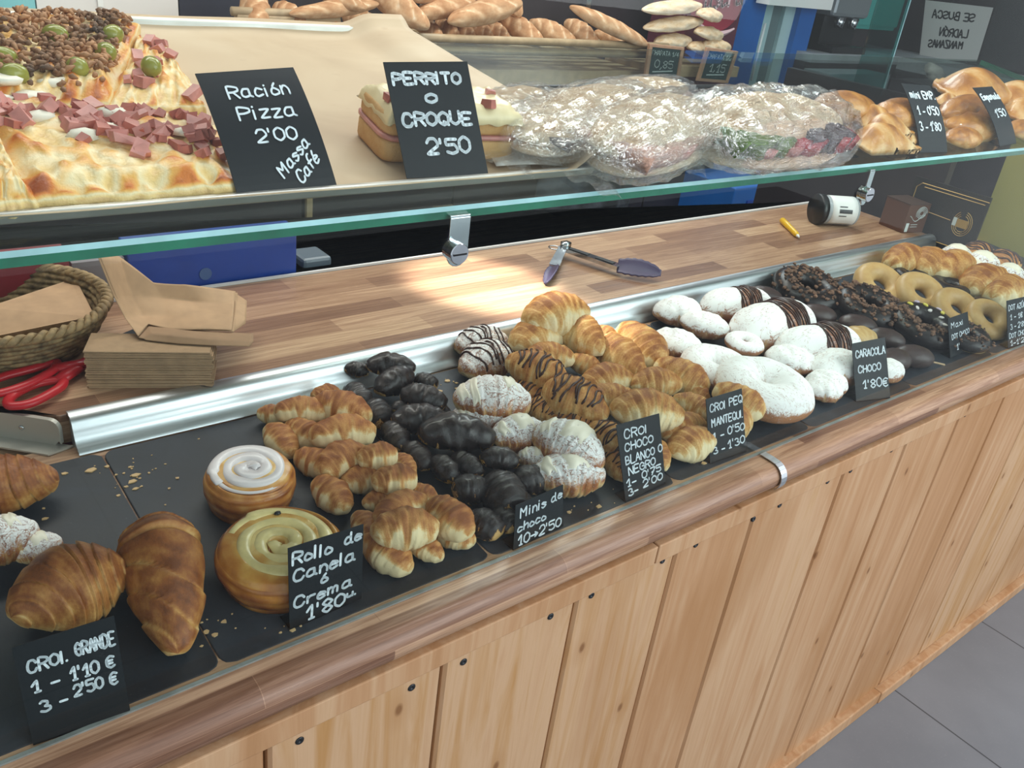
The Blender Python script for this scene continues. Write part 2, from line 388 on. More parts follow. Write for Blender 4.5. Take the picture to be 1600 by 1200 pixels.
ROLLC = m_pastry('cinnamon_roll_crust', [(.02, '#ecca88'), (.3, '#d8a560'), (.55, '#bd7c3c'), (.8, '#945426'), (1., '#6c3819')], rough=.36, nscale=30, coat=.1)
CUST = plain('custard_cream', '#f0db98', .35, nscale=40, namt=.12, bump=.3, coat=.15); ICING = plain('sugar_icing', '#e4dcdc', .35, nscale=30, namt=.03, coat=.1)
CUSTR = m_pastry('custard_roll_crust', [(.02, '#ecd28c'), (.3, '#dba958'), (.55, '#bb7a35'), (.8, '#8f5124'), (1., '#6a3819')], rough=.25, nscale=30, coat=.25)
RINGD = m_pastry('plain_ring_dough', [(.0, '#d9bd86'), (.5, '#cfae78'), (1., '#bb9159')], rough=.4, bumps=.08, nscale=12)
CRUMB = plain('cocoa_crumble', '#876550', .75, nscale=9, namt=.4)
BREAD = m_pastry('baguette_crust', [(.05, '#ead5bb'), (.35, '#dcb792'), (.6, '#c99b74'), (.95, '#a97650')], rough=.8, spec=.2, bumps=.4, nscale=22)
CIAB = m_pastry('floury_bread', [(.05, '#f5eadb'), (.4, '#ecdcc4'), (.75, '#dcbf9a'), (1., '#c49a6e')], rough=.8, bumps=.4, nscale=30)
EMP = m_pastry('empanada_crust', [(.1, '#ecd2a6'), (.36, '#ddb278'), (.58, '#c6893f'), (.8, '#a3682c'), (1., '#7c4a1e')], rough=.3, bumps=.4, nscale=14, coat=.25)
PIZ = m_pastry('baked_cheese', [(.02, '#ddb477'), (.2, '#e9c681'), (.42, '#ecd9ac'), (.6, '#e8b25e'), (.8, '#d2792f'), (1., '#9a4a1d')], rough=.36, bumps=.5, nscale=34)
HAM = plain('cooked_ham', '#cf8a80', .4, nscale=60, namt=.14); HAMB = plain('browned_ham', '#bb6c5e', .45, nscale=60, namt=.14); OLV = plain('green_olive', '#95953f', .22, nscale=30, namt=.12)
TUNA = plain('shredded_tuna', '#a87850', .65, nscale=24, namt=.4); FETA = plain('soft_white_cheese', '#ece6d4', .5, nscale=30, namt=.04)
TOAST = m_pastry('toast_bread', [(.05, '#efe2c4'), (.4, '#e2c08c'), (.68, '#c99a5e'), (1., '#955a2c')], rough=.7, bumps=.6, nscale=26); MELT = plain('melted_cheese', '#efdcae', .35, nscale=30, namt=.06, bump=.3)
PEPG = plain('green_pepper', '#5f7f3c', .25, nscale=30, namt=.15); PEPR = plain('red_pepper', '#b8323a', .25, nscale=30, namt=.12); AUB = plain('dark_filling', '#3a2a2c', .35, nscale=60, namt=.3); TURK = plain('cooked_meat', '#c9a08a', .5, nscale=60, namt=.2)
WICK = plain('seagrass', '#8d7550', .75, nscale=90, namt=.35, bump=.6)
FLAKE = plain('pastry_flakes', '#d2b080', .6); SCREW = plain('dark_screw', '#3c3f42', .35, .8)

# ------------------------------------------------------------------ the room
def structure(o): o['kind'] = 'structure'; return o
structure(box_obj('floor', (-3.5, -3.2, -.06), (5.8, 3.6, 0), FLOOR))
structure(box_obj('ceiling', (-3.5, -.6, 2.7), (5.8, 3.6, 2.78), WALLW))
structure(box_obj('wall_back', (-3.5, 2.3, 0), (5.8, 2.4, 2.7), DARKW))
structure(box_obj("wall_right", (5.6, -.6, 0), (5.7, 3.3, 2.7), DARKW))
structure(box_obj('wall_left', (-3.3, -.6, 0), (-3.2, 3.3, 2.7), WALLW))

# ------------------------------------------------------------------ the counter
X0, X1 = -1.0, 3.7
counter = empty('shop_counter', (0, 0, 0), 'long pine boarded shop counter carrying the glass pastry case', 'counter')
gro = [-.68, -.49, -.31, -.13, .05, .228, .424, .612, .786, .949, 1.176, 1.366, 1.552, 1.737, 1.92, 2.105, 2.29, 2.475, 2.66, 2.845, 3.03, 3.215, 3.4, 3.6]
b = MB(); tone = []
rng = random.Random(4)
xs = [X0] + gro + [X1]
for a, c in zip(xs, xs[1:]):
    n0 = len(b.v); g = .0022
    top = .812; zb = .036
    P = [(a + g, .0, 0), (a + g + .003, -.004, 0), (c - g - .003, -.004, 0), (c - g, .0, 0), (c - g, .018, 0), (a + g, .018, 0)]
    b.hexa([(x, y, zb) for x, y, z in P], [(x, y, top) for x, y, z in P]); tone += [rng.random()] * (len(b.v) - n0)
b.build('front_boards', PINE, counter, attrs={'tone': tone})
box_obj('backing_panel', (X0, .019, .02), (X1, .03, .84), plain('dark_backing', '#3b1f10', .8), counter)
b = MB(); b.box(((X0 + .745) / 2, .001, .8255), (.745 - X0, .012, .029)); b.box(((X1 + .747) / 2, .0005, .826), (X1 - .747, .012, .029))
b.build('top_rail', PINE, counter, bevel=.0015, attrs={'tone': [.3] * 8 + [.5] * 8})
b = MB(); b.box(((X0 + 1.72) / 2, -.01, .018), (1.72 - X0, .024, .036)); b.box(((X1 + 1.722) / 2, -.012, .017), (X1 - 1.722, .024, .034))
b.build('skirting', PINE, counter, bevel=.003, attrs={'tone': [.4] * 16})
for x, z in [(on_y(p[0], p[1], -.004).x, on_y(p[0], p[1], -.004).z) for p in [(468, 1157), (643, 1074), (724, 1034), (860, 963), (924, 930), (1035, 876), (1087, 851), (1177, 811), (1218, 789), (1293, 752), (1329, 735), (1393, 703), (1424, 687), (1508, 648), (1553, 625)]]:
    b = MB(); M = Matrix.Translation((x, -.004, z)) @ Matrix.Rotation(math.pi / 2, 4, 'X')
    b.lathe([(.0002, -.002), (.0042, -.002), (.0046, .0004), (.004, .0012), (.0018, .0012), (.0014, .0002), (.0002, .0002)], 14, 0, M)
    b.build('screw', SCREW, counter, True)
# front ledge: the rounded nose of the continuous top, and the board the slates lie on
ledge = empty('front_ledge', (0, 0, .84), 'rounded block-wood ledge along the counter front below the glass', 'counter ledge')
b = MB(); prof = [(.075, .8405), (.016, .8405)] + [(.013 + .0 - .019 * math.sin(a), .8605 - .0195 * math.cos(a)) for a in [math.pi * k / 14 for k in range(15)]] + [(.018, .88), (.075, .88)]
N = len(prof); P = [(x, y, z) for x in (X0, X1) for y, z in prof]
b.add(P, [(i, (i + 1) % N, N + (i + 1) % N, N + i) for i in range(N)] + [tuple(range(N)), tuple(range(2 * N - 1, N - 1, -1))])
o = b.build('nosing', BLOCK, ledge, True); o.location = (0, 0, -.84)
e = o.modifiers.new('split', 'EDGE_SPLIT'); e.split_angle = math.radians(40)
b = MB(); b.box((1.35, .0, 0), (4.7, .40, .012), 0)
o = b.build('case_floor', BLOCK, ledge); o.rotation_euler = (SLT, 0, 0); o.location = Vector((0, .235, .880 - .0085 + .196 * math.tan(SLT) - .84))
b = MB(); b.box((1.35, .0385, .8810), (4.7, .004, .0018)); o = b.build('sealant_line', plain('clear_sealant', '#8d9390', .4, nscale=40, namt=.12), ledge); o.location = (0, 0, -.84)

# worktop behind the case
top = empty('worktop', (0, .44, WZ), 'block-wood worktop behind the pastry slates', 'worktop')
def child_at(o, p): o.location = Vector(o.location) - Vector(p.location); return o
b = MB()
A = on_z(95, 655, WZ); Bp = on_z(-160, 614, WZ)
out = [(.185, .446), (2.2, .446), (2.2, .742), (-1.0, .742), (-1.0, 1.2), (-1.6, 1.2), (-1.6, 1.05)]
d = (Bp - A).normalized()
far = A + d * 1.3
out = [(A.x, A.y + .008), (2.2, .446), (2.2, .742), (-1.4, .742), (-1.4, 1.44), (far.x, 1.44), (far.x, far.y + .01)]
b.hexa([(x, y, WZ - .038) for x, y in out], [(x, y, WZ) for x, y in out])
child_at(b.build('board', BLOCK, top, bevel=.0012), top)
b = MB(); b.box((.4, .7445, WZ - .014), (3.6, .005, .036)); child_at(b.build('edge_strip', WALLW, top), top)
rail = MB()
pr = [(.407, .905), (.4085, .9075), (.416, .912), (.421, .918), (.424, .927), (.4275, .9365), (.433, .942), (.436, .9425), (.440, .9445), (.449, .9425), (.449, .9405), (.437, .9405), (.437, .905)]
N = len(pr); xa, xb = .187, 2.2
P = [(xa + (.012 if k == 0 else 0) * (1 - (z - .905) / .04) * 0 + (0.0), y, z) for k, (y, z) in enumerate(pr)] + [(xb, y, z) for y, z in pr]
rail.add(P, [(i, (i + 1) % N, N + (i + 1) % N, N + i) for i in range(N)] + [tuple(range(N)), tuple(range(2 * N - 1, N - 1, -1))])
o = rail.build('aluminium_trim', ALU, None, True); e = o.modifiers.new('split', 'EDGE_SPLIT'); e.split_angle = math.radians(50)
tag(o, 'long brushed aluminium trim between the slates and the worktop', 'trim strip')
# mitred corner: metal end strip running away from the corner
cs = empty('corner_strip', A, 'short metal edge strip with a screw under the red scissors', 'edge strip')
nrm = Vector((d.y, -d.x, 0)); nrm = -nrm if nrm.y > 0 else nrm
b = MB(); pts = []
L = 1.2; h = .033; r = .012
sil = [(0.0, -h + r * .2), (0, -r)] + [(r - r * math.cos(a), -r + r * math.sin(a)) for a in [math.pi / 2 * k / 6 for k in range(1, 7)]] + [(L, 0), (L, -h), (r * .6, -h), (.002, -h + .006)]
P = [Vector((0, 0, 0)) + d * s_ + Vector((0, 0, z)) for s_, z in sil]; Q = [p + nrm * .006 for p in P]
n_ = len(P); b.add(P + Q, [tuple(range(n_)), tuple(range(2 * n_ - 1, n_ - 1, -1))] + [(i, (i + 1) % n_, n_ + (i + 1) % n_, n_ + i) for i in range(n_)])
SATIN = plain('satin_aluminium', '#b9b5ac', .45, .45); b.build('upright', SATIN, cs)
b = MB(); P = [d * -.012 + Vector((0, 0, -h)) + nrm * .001, d * L + Vector((0, 0, -h)) + nrm * .001, d * L + Vector((0, 0, -h)) + nrm * .024, d * .004 + Vector((0, 0, -h)) + nrm * .026]
b.hexa([p - Vector((0, 0, .002)) for p in P], P); b.build('foot_flange', SATIN, cs)
b = MB(); M = Matrix.Translation(d * .045 + nrm * .0062 + Vector((0, 0, -.016))) @ nrm.to_track_quat('Z', 'Y').to_matrix().to_4x4()
b.lathe([(.0002, 0), (.0032, 0), (.0028, .0012), (.0012, .0018), (.0002, .0012)], 12, 0, M); b.build('screw', STEEL, cs, True)
# lower board in the corner, beyond the slates
b = MB(); q = [A + Vector((0.03, -.004, 0)), A + d * 1.2 + nrm * .01, Vector((-1.2, .37, 0)), Vector((.215, .37, 0))]
q = [Vector((p.x, p.y, .8985)) for p in q]; q[0].y = .41; q[0].x = .21
b.hexa([Vector((p.x, p.y, p.z - .02)) for p in q], q)
tag(b.build('corner_board', BLOCK), 'low block-wood board in the corner behind the slates', 'board')

# ------------------------------------------------------------------ slates
def slate_tray(xa, xb, label, depth=.358, y0=.006, dz=0.0):
    b = MB(); r = .012; ol = []
    for cx, cy, a0 in ((xa + r, y0 + r, 180), (xb - r, y0 + r, 270), (xb - r, y0 + depth - r, 0), (xa + r, y0 + depth - r, 90)):
        for k in range(5):
            a = math.radians(a0 + 90 * k / 4); ol.append((cx + r * math.cos(a), cy + r * math.sin(a)))
    rg = random.Random(xa)
    ol = [(x + rg.uniform(-.0006, .0006), y + rg.uniform(-.0006, .0006)) for x, y in ol]
    cx = (xa + xb) / 2
    b.hexa([(x - cx, y, -.0062) for x, y in ol], [(x - cx, y, 0) for x, y in ol])
    o = b.build('slate_tray', SLATE, None, bevel=.0012)
    o.rotation_euler = (SLT, 0, 0); o.location = Vector((cx, SLP[1], SLP[2])) + Vector(SLN) * dz
    return tag(o, label, 'slate tray', 'black slates lining the pastry case')
slate_tray(-.30, -.002, 'black slate at the case end under the sugared croissants')
slate_tray(.0, .2085, 'narrow black slate under the big croissant with the large-croissant price card')
slate_tray(.2105, .515, 'crumb-strewn black slate under the two large rolls')
slate_tray(.517, .8225, 'black slate under the chocolate-coated mini croissants')
slate_tray(.8245, 1.1295, 'black slate under the butter croissants')
slate_tray(1.1315, 1.4365, 'black slate under the sugar-dusted buns')
slate_tray(1.4385, 1.7435, 'black slate under the chocolate ovals on sticks')
slate_tray(1.7455, 2.0505, 'black slate under the plain ring pastries')
slate_tray(2.053, 2.60, 'black slate at the far end of the case')

# ------------------------------------------------------------------ glass case
case = empty('glass_display_case', (0, .035, .88), 'glass pastry display case with green-edged shelf and clips', 'display case')
b = MB(); b.box((1.35, .036, 1.36), (4.7, .0004, .955)); child_at(b.build('front_pane', GLASS, case), case)
# shelf: clear top and underside, green front edge with a pale bevel
b = MB(); cs_, sn_ = math.cos(SHT), math.sin(SHT)
def shp(x, v, h): return (x, SHP[1] + v * cs_ - h * sn_, SHP[2] + v * sn_ + h * cs_)
xa, xb, dp = -1.0, 2.2, .43
for (va, ha, vb, hb, mi) in ((.003, 0, dp, 0, 0), (dp, -.010, 0, -.010, 0), (0, -.010, 0, -.003, 1), (0, -.003, .003, 0, 2), (dp, 0, dp, -.010, 0)):
    b.add([shp(xa, va, ha), shp(xb, va, ha), shp(xb, vb, hb), shp(xa, vb, hb)], [(0, 1, 2, 3)], mi)
for x in (xa, xb): b.add([shp(x, 0, -.01), shp(x, dp, -.01), shp(x, dp, 0), shp(x, .003, 0), shp(x, 0, -.003)], [(0, 1, 2, 3, 4)], 1)
child_at(b.build('glass_shelf', [GLASS_SHELF, EDGE, EDGE_TOP], case), case)
def clip(px, top, bot, wid, bolt):
    P = on_y(px, top, .043); Q = on_y(px + (bot - top) * -.02, bot, .043); hh = P.z - Q.z; wd = wid * .00053
    b = MB(); r = wd * .5; ol = [(-wd / 2, 0), (-wd / 2, -hh + r)] + [(-r * math.cos(a), -hh + r - r * math.sin(a)) for a in [math.pi * k / 8 for k in range(1, 8)]] + [(wd / 2, -hh + r), (wd / 2, 0)]
    ol = ol[::-1]
    b.hexa([(P.x + x, .0415, P.z + z) for x, z in ol], [(P.x + x, .0435, P.z + z) for x, z in ol])
    b.box((P.x, .056, P.z + .001), (wd, .028, .002))
    o = child_at(b.build('shelf_clip', STEEL, case, bevel=.0005), case)
    B_ = on_y(bolt[0], bolt[1], .030)
    b = MB(); M = Matrix.Translation((B_.x, .0415, B_.z)) @ Matrix.Rotation(math.pi / 2, 4, 'X')
    b.lathe([(.0002, 0), (.0085, 0), (.0085, .0045), (.0075, .005), (.0075, .0054), (.0092, .006), (.0092, .0135), (.0086, .0142), (.0002, .0142)], 24, 0, M)
    b.box((B_.x, .0270, B_.z), (.0135, .0006, .0016), 1)
    o2 = b.build('bolt', [STEEL, DARKSTEEL], o, True); o2.location = -o.location - case.location
    e = o2.modifiers.new('split', 'EDGE_SPLIT'); e.split_angle = math.radians(40)
clip(719, 339, 415, 39, (716, 396)); clip(1363, 267, 318, 20, (1357, 304))
# right-hand end pane
b = MB(); b.box((2.62, .24, 1.2), (.005, .40, .62)); child_at(b.build('end_pane', GLASS_SHELF, case), case)
# aluminium strap folded over the ledge
P1, P2 = on_z(1186, 706, .8815), on_y(1224, 752, -.026)
b = MB(); xx = .985
pts = [(xx, .034, .8822), (xx, .018, .8822)] + [(xx, .013 - .0215 * math.sin(a), .8605 - .0217 * math.cos(a)) for a in [math.pi * (1 - k / 12) for k in range(1, 10)]]
xx = P1.x; pts = [(xx, p[1], p[2]) for p in pts]
for k in range(len(pts) - 1):
    a_, c_ = Vector(pts[k]), Vector(pts[k + 1]); t_ = (c_ - a_).normalized(); n2 = Vector((1, 0, 0)).cross(t_) * .0012
    if k == 0: n2 = Vector((0, 0, -.0012))
    w_ = Vector((.0065, 0, 0)); b.hexa([a_ - w_, a_ + w_, c_ + w_, c_ - w_], [a_ - w_ - n2, a_ + w_ - n2, c_ + w_ - n2, c_ - w_ - n2])
tag(b.build('metal_strap', ALU), 'small bright metal strap folded over the wooden ledge', 'strap')

# ------------------------------------------------------------------ pastry shapes (unit length along x, centre at the origin)
class Croissant:
    """rolled dough: a bent spindle whose wraps overlap in terraces from the middle to the tips"""
    def __init__(s, R=.24, bend=.7, n=3.6, seed=0, skew=.55, tip=.3, pw=.85, flat=.62, lip=.13, off=0.0, lump=.06, edge=.3):
        s.__dict__.update(locals())
    def at(s, u, phi, lift=0.0):
        """u -1..1 along the roll, phi round it; gives the surface point"""
        au = abs(u - s.off) / (1 + (s.off if u < s.off else -s.off))
        q = au * s.n + s.skew * math.sin(phi * 1.0 + s.seed * 1.3 + (1.2 if u > s.off else 0)) * min(1, au * 3)
        fr = q - math.floor(q)
        base = s.R * (s.tip + (1 - s.tip) * max(0.0, math.cos(math.pi / 2 * min(1, au ** 1.1))) ** s.pw)
        cap = max(0.0, (abs(u) - .93) / .07); base *= math.sqrt(max(0.0, 1 - cap * cap)) if cap > 0 else 1
        edge = sstep(.0, .12, fr)
        r = base * (1 - s.lip * .5 + s.lip * edge * (1.15 - .6 * fr))
        r *= 1 + s.lump * nz((u * 2.2, math.cos(phi), math.sin(phi)), 1.6, s.seed + 1)
        h = s.bend / 2
        if s.bend > .01:
            a = u * h; Rr = 1 / (2 * math.sin(h)); x, y = Rr * math.sin(a), Rr * (math.cos(a) - math.cos(h) * .5 - .5)
        else: a, x, y = 0, u * .5, 0
        r += lift
        c, z = math.cos(phi) * r, math.sin(phi) * r * .93
        fl = -s.flat * base
        if z < fl: z = fl + (z - fl) * .12
        return Vector((x + math.sin(a) * c, y + math.cos(a) * c, z)), fr, au
    def mesh(s, name, mat, nu=56, nv=26, pale_tip=.25, pale_side=0.0, sugar=1.0, face=None):
        b = MB(); cr = []; sg = []
        for i in range(nu):
            u = -1 + 2 * i / (nu - 1)
            for j in range(nv):
                phi = 2 * math.pi * j / nv; p, fr, au = s.at(u, phi); b.v.append(tuple(p))
                v = .52 + .3 * math.sin(phi) - s.edge * math.exp(-((fr - .03) / .09) ** 2) - .5 * s.edge * math.exp(-((fr - .98) / .05) ** 2) + .05 * math.sin(fr * 20 + u * 3)
                v += .38 * nz((u * 3, math.cos(phi), math.sin(phi)), 2.0, s.seed) - pale_tip * sstep(.72, 1, abs(u))
                if pale_side: # torn-apart pale flank
                    v -= pale_side * sstep(.35, .8, -math.cos(phi - .25)) * sstep(-.3, .35, nz((u * 1.5, s.seed, 0), 1.6, s.seed) + .22) 
                if math.sin(phi) < -.5: v -= .2
                cr.append(max(0.02, min(1, v))); sg.append(sugar)
        for i in range(nu - 1):
            for j in range(nv): b.f.append((i * nv + j, i * nv + (j + 1) % nv, (i + 1) * nv + (j + 1) % nv, (i + 1) * nv + j))
        b.f += [tuple(range(nv - 1, -1, -1)), tuple((nu - 1) * nv + j for j in range(nv))]; b.m = [0] * len(b.f)
        return b.mesh(name, mat, attrs={'crust': cr, 'sugar': sg})
    def drizzle(s, name, mat, lines, r=.012, seed=0):
        b = MB(); rg = random.Random(seed)
        for k in range(lines):
            u0 = -.75 + 1.5 * (k + .5) / lines + rg.uniform(-.06, .06); du = rg.uniform(-.25, .25); a0, a1 = rg.uniform(.1, .5), rg.uniform(2.4, 3.0)
            pts = [s.at(u0 + du * (t - .5) + .05 * math.sin(t * 9 + k), a0 + (a1 - a0) * t, r * .35)[0] for t in [i / 14 for i in range(15)]]
            b.tube(pts, [r * (.7 + .5 * abs(math.sin(i * .9 + k))) for i in range(15)], 6)
        return b.mesh(name, mat)
    def blob(s, name, mat, spots):
        """thick poured patches: a closed skin a little above the roll"""
        b = MB()
        for (u0, u1, a0, a1) in spots:
            n = 10; up = []; dn = []
            for i in range(n):
                for j in range(n):
                    fx, fy = i / (n - 1), j / (n - 1); e_ = min(1, 4 * min(fx, 1 - fx, fy, 1 - fy) * 1.0)
                    u = lerp(u0, u1, fx) + .03 * math.sin(fy * 9); a = lerp(a0, a1, fy) + .15 * math.sin(fx * 7)
                    up.append(s.at(u, a, -.012 + .032 * math.sqrt(e_))[0]); dn.append(s.at(u, a, -.03)[0])
            f = [(i * n + j, (i + 1) * n + j, (i + 1) * n + j + 1, i * n + j + 1) for i in range(n - 1) for j in range(n - 1)]
            b.add(up, f)
        return b.mesh(name, mat)

def capsule(name, mat, ry=.22, rz=.2, pw=.45, n=3.0, seed=0, folds=0.0, spiral=False, sugarfn=None, nu=44, nv=26, flat=.6, lump=.05, bend=0.0, slash=0):
    """loaf or rolled bun: blunt ended roll; folds>0 adds a wrapped seam, slash adds baker's cuts"""
    b = MB(); cr = []; sg = []
    def at(u, phi, lift=0.0):
        k = max(0.0, 1 - abs(u) ** (1 / pw)) ** .5 if pw > 0 else 1
        base = 1.0 * k
        f = 1 + lump * nz((u * 2.5, math.cos(phi), math.sin(phi)), 1.5, seed)
        dep = 0.0
        if folds:
            q = u * n + .45 * math.sin(phi + seed); fr = q - math.floor(q); f *= 1 - folds * .5 + folds * sstep(0, .12, fr) * (1 - .5 * fr); dep = math.exp(-((fr - .02) / .07) ** 2)
        if slash and math.sin(phi) > .1:
            q = u * slash + .9 * math.cos(phi) ; fr = abs((q % 1) - .5); s_ = math.exp(-(fr / .10) ** 2) * sstep(.1, .5, math.sin(phi)) * sstep(.95, .7, abs(u)); f *= 1 - .10 * s_; dep = s_
        y, z = (ry * base * f + lift) * math.cos(phi), (rz * base * f + lift) * math.sin(phi)
        fl = -flat * rz * max(base, .3)
        if z < fl: z = fl + (z - fl) * .12
        y += -bend * u * u + bend * .4
        return Vector((u * .5, y, z)), dep
    for i in range(nu):
        u = math.sin(-math.pi / 2 + math.pi * i / (nu - 1)) if pw else -1 + 2 * i / (nu - 1)
        u = max(-.9995, min(.9995, u))
        for j in range(nv):
            phi = 2 * math.pi * j / nv; p, dep = at(u, phi); b.v.append(tuple(p))
            v = .55 + .22 * math.sin(phi) + .28 * nz((u * 3, math.cos(phi), math.sin(phi)), 1.8, seed + 2) - .5 * dep
            cr.append(max(.02, min(1, v))); sg.append(sugarfn(u, phi) if sugarfn else 1.0)
    for i in range(nu - 1):
        for j in range(nv): b.f.append((i * nv + j, i * nv + (j + 1) % nv, (i + 1) * nv + (j + 1) % nv, (i + 1) * nv + j))
    b.f += [tuple(range(nv - 1, -1, -1)), tuple((nu - 1) * nv + j for j in range(nv))]; b.m = [0] * len(b.f)
    return b.mesh(name, mat, attrs={'crust': cr, 'sugar': sg}), at

def ring(name, mat, R=.34, r=.16, rz=.13, seed=0, lump=.05, twist=0.0, nu=56, nv=22, flat=.55, gap=0.0):
    b = MB(); cr = []; sg = []
    for i in range(nu):
        a = 2 * math.pi * i / nu
        for j in range(nv):
            phi = 2 * math.pi * j / nv; f = 1 + lump * nz((math.cos(a) * 1.5, math.sin(a) * 1.5, phi * .4), 1.5, seed)
            if twist: q = a * twist / (2 * math.pi) + phi / (2 * math.pi); fr = q - math.floor(q); f *= .94 + .1 * sstep(0, .15, fr)
            z = rz * f * math.sin(phi); z = max(z, -flat * rz + (z + flat * rz) * .1)
            rr = R + r * f * math.cos(phi); b.v.append((rr * math.cos(a), rr * math.sin(a), z))
            cr.append(max(0, min(1, .5 + .3 * math.sin(phi) + .25 * nz((a, phi, seed), 1.2)))); sg.append(1.0)
    for i in range(nu):
        for j in range(nv): b.f.append((i * nv + j, ((i + 1) % nu) * nv + j, ((i + 1) % nu) * nv + (j + 1) % nv, i * nv + (j + 1) % nv))
    b.m = [0] * len(b.f)
    return b.mesh(name, mat, attrs={'crust': cr, 'sugar': sg})

def place(o, p1, p2, h1, h2, fat=1.0, tall=1.0, roll=0.0, surf=slate, n=SLN, flip=False):
    """lay an object whose unit length runs along x between two points seen in the photo, h cm above the slates"""
    a = surf(p1[0], p1[1], h1 / 100); c = surf(p2[0], p2[1], h2 / 100)
    if flip: a, c = c, a
    x = c - a; L = x.length; x.normalize(); z = Vector(n); z = (z - x * z.dot(x)).normalized(); y = z.cross(x)
    R = Matrix((x, y, z)).transposed() @ Matrix.Rotation(roll, 3, 'X')
    o.matrix_world = Matrix.Translation((a + c) / 2) @ R.to_4x4() @ Matrix.Diagonal((L, L * fat, L * tall, 1))
    if surf is slate and o.type == 'MESH': # keep clear of the front pane
        mw = o.matrix_world.copy(); my = min((mw @ Vector(q)).y for q in o.bound_box)
        if my < .05: o.matrix_world = Matrix.Translation((0, .05 - my, (.05 - my) * math.tan(SLT))) @ mw
    return L

def thing_from(proto, label, cat=None, group=None):
    """first use takes the prototype itself, later uses copy the thing and its parts"""
    if not proto.get('_used'):
        proto['_used'] = 1; o = proto
    else: o = copy_tree(proto)
    o['label'] = label
    if cat: o['category'] = cat
    if group: o['group'] = group
    return o
PROTOS = []
def proto(name, me, *kids):
    o = link(name, me)
    for kn, km in kids: link(kn, km, o)
    PROTOS.append(o); return o

# ---- mini croissants
mc = [Croissant(.31, .45, 3.6, 1, tip=.36, flat=.7, lip=.07, lump=.12, edge=.16), Croissant(.33, .8, 3.8, 2, tip=.34, flat=.7, lip=.07, lump=.13, edge=.16), Croissant(.30, 1.0, 3.4, 3, tip=.38, flat=.7, lip=.07, lump=.12, edge=.16), Croissant(.35, .25, 4.0, 4, tip=.36, flat=.7, off=.12, lip=.07, lump=.13, edge=.16)]
MINIP = [proto('mini_croissant', c.mesh('mini_croissant', MINI, 48, 24, .35, .95 if k != 3 else .6)) for k, c in enumerate(mc)]
G = 'mini croissants heaped on the slate'
minis = [  # px1, px2, height cm, variant, label
 ((401, 646), (455, 652), 1.5, 1.5, 0, 'mini croissant lying at the rail end of the golden heap'),
 ((487, 622), (530, 612), 1.6, 1.6, 3, 'mini croissant half hidden behind the two topmost ones by the metal trim'),
 ((430, 644), (512, 646), 2.8, 2.8, 2, 'mini croissant with pale torn base set against the metal trim'),
 ((490, 630), (577, 655), 3.0, 3.0, 1, 'mini croissant arched with its end touching the chocolate heap by the trim'),
 ((448, 664), (500, 694), 1.6, 1.6, 3, 'mini croissant wedged under the arched pair near the cinnamon roll'),
 ((420, 668), (455, 712), 1.5, 1.3, 0, 'mini croissant end-on just behind the iced cinnamon roll'),
 ((486, 684), (586, 676), 3.2, 3.2, 2, 'mini croissant arched across the middle of the golden heap'),
 ((502, 695), (532, 702), 2.0, 2.0, 3, 'mini croissant peeping out beneath the arched one mid heap'),
 ((461, 712), (522, 738), 1.6, 1.6, 1, 'mini croissant beside the rim of the iced cinnamon roll'),
 ((498, 738), (572, 706), 2.6, 2.6, 1, 'mini croissant with pale belly lying mid heap under the short upturned one'),
 ((558, 718), (621, 710), 4.0, 4.0, 3, 'short upturned mini croissant with wide pale underside atop the heap'),
 ((618, 712), (645, 742), 2.2, 2.0, 0, 'mini croissant tucked beside the short upturned one toward the chocolates'),
 ((534, 756), (606, 742), 1.8, 1.8, 0, 'smooth tapering mini croissant under the plump one mid heap'),
 ((581, 754), (652, 748), 3.6, 3.6, 3, 'plump mini croissant with a round white tip atop the heap'),
 ((493, 752), (540, 798), 1.6, 1.4, 1, 'mini croissant with torn pale flank standing apart behind the custard roll'),
 ((567, 788), (618, 778), 1.7, 1.7, 0, 'mini croissant with pale cut end below the plump one'),
 ((634, 764), (682, 782), 2.0, 1.8, 3, 'mini croissant behind the frontmost three next to the chocolates'),
 ((590, 818), (664, 782), 2.9, 2.9, 2, 'mini croissant resting behind the frontmost pale-bellied one'),
 ((588, 840), (692, 834), 4.2, 4.2, 1, 'wide mini croissant with pale belly on top at the front of the heap'),
 ((672, 784), (732, 838), 3.2, 2.8, 3, 'fat shiny mini croissant on top beside the front chocolate balls'),
 ((557, 804), (590, 852), 1.6, 1.6, 0, 'mini croissant leaning behind the cinnamon and custard price card'),
 ((584, 858), (655, 912), 1.7, 1.3, 0, 'mini croissant pointing its tip at the ledge in front of the heap'),
 ((648, 858), (704, 888), 1.6, 1.4, 2, 'small mini croissant with pale foot at the front edge of the heap'),
 ((690, 842), (757, 866), 1.6, 1.4, 1, 'mini croissant at the heap corner close to the minis price card'),
]
for p1, p2, h1, h2, v, lab in minis: place(thing_from(MINIP[v], lab, 'croissant', G), p1, p2, h1, h2, 1.0, 1.05)

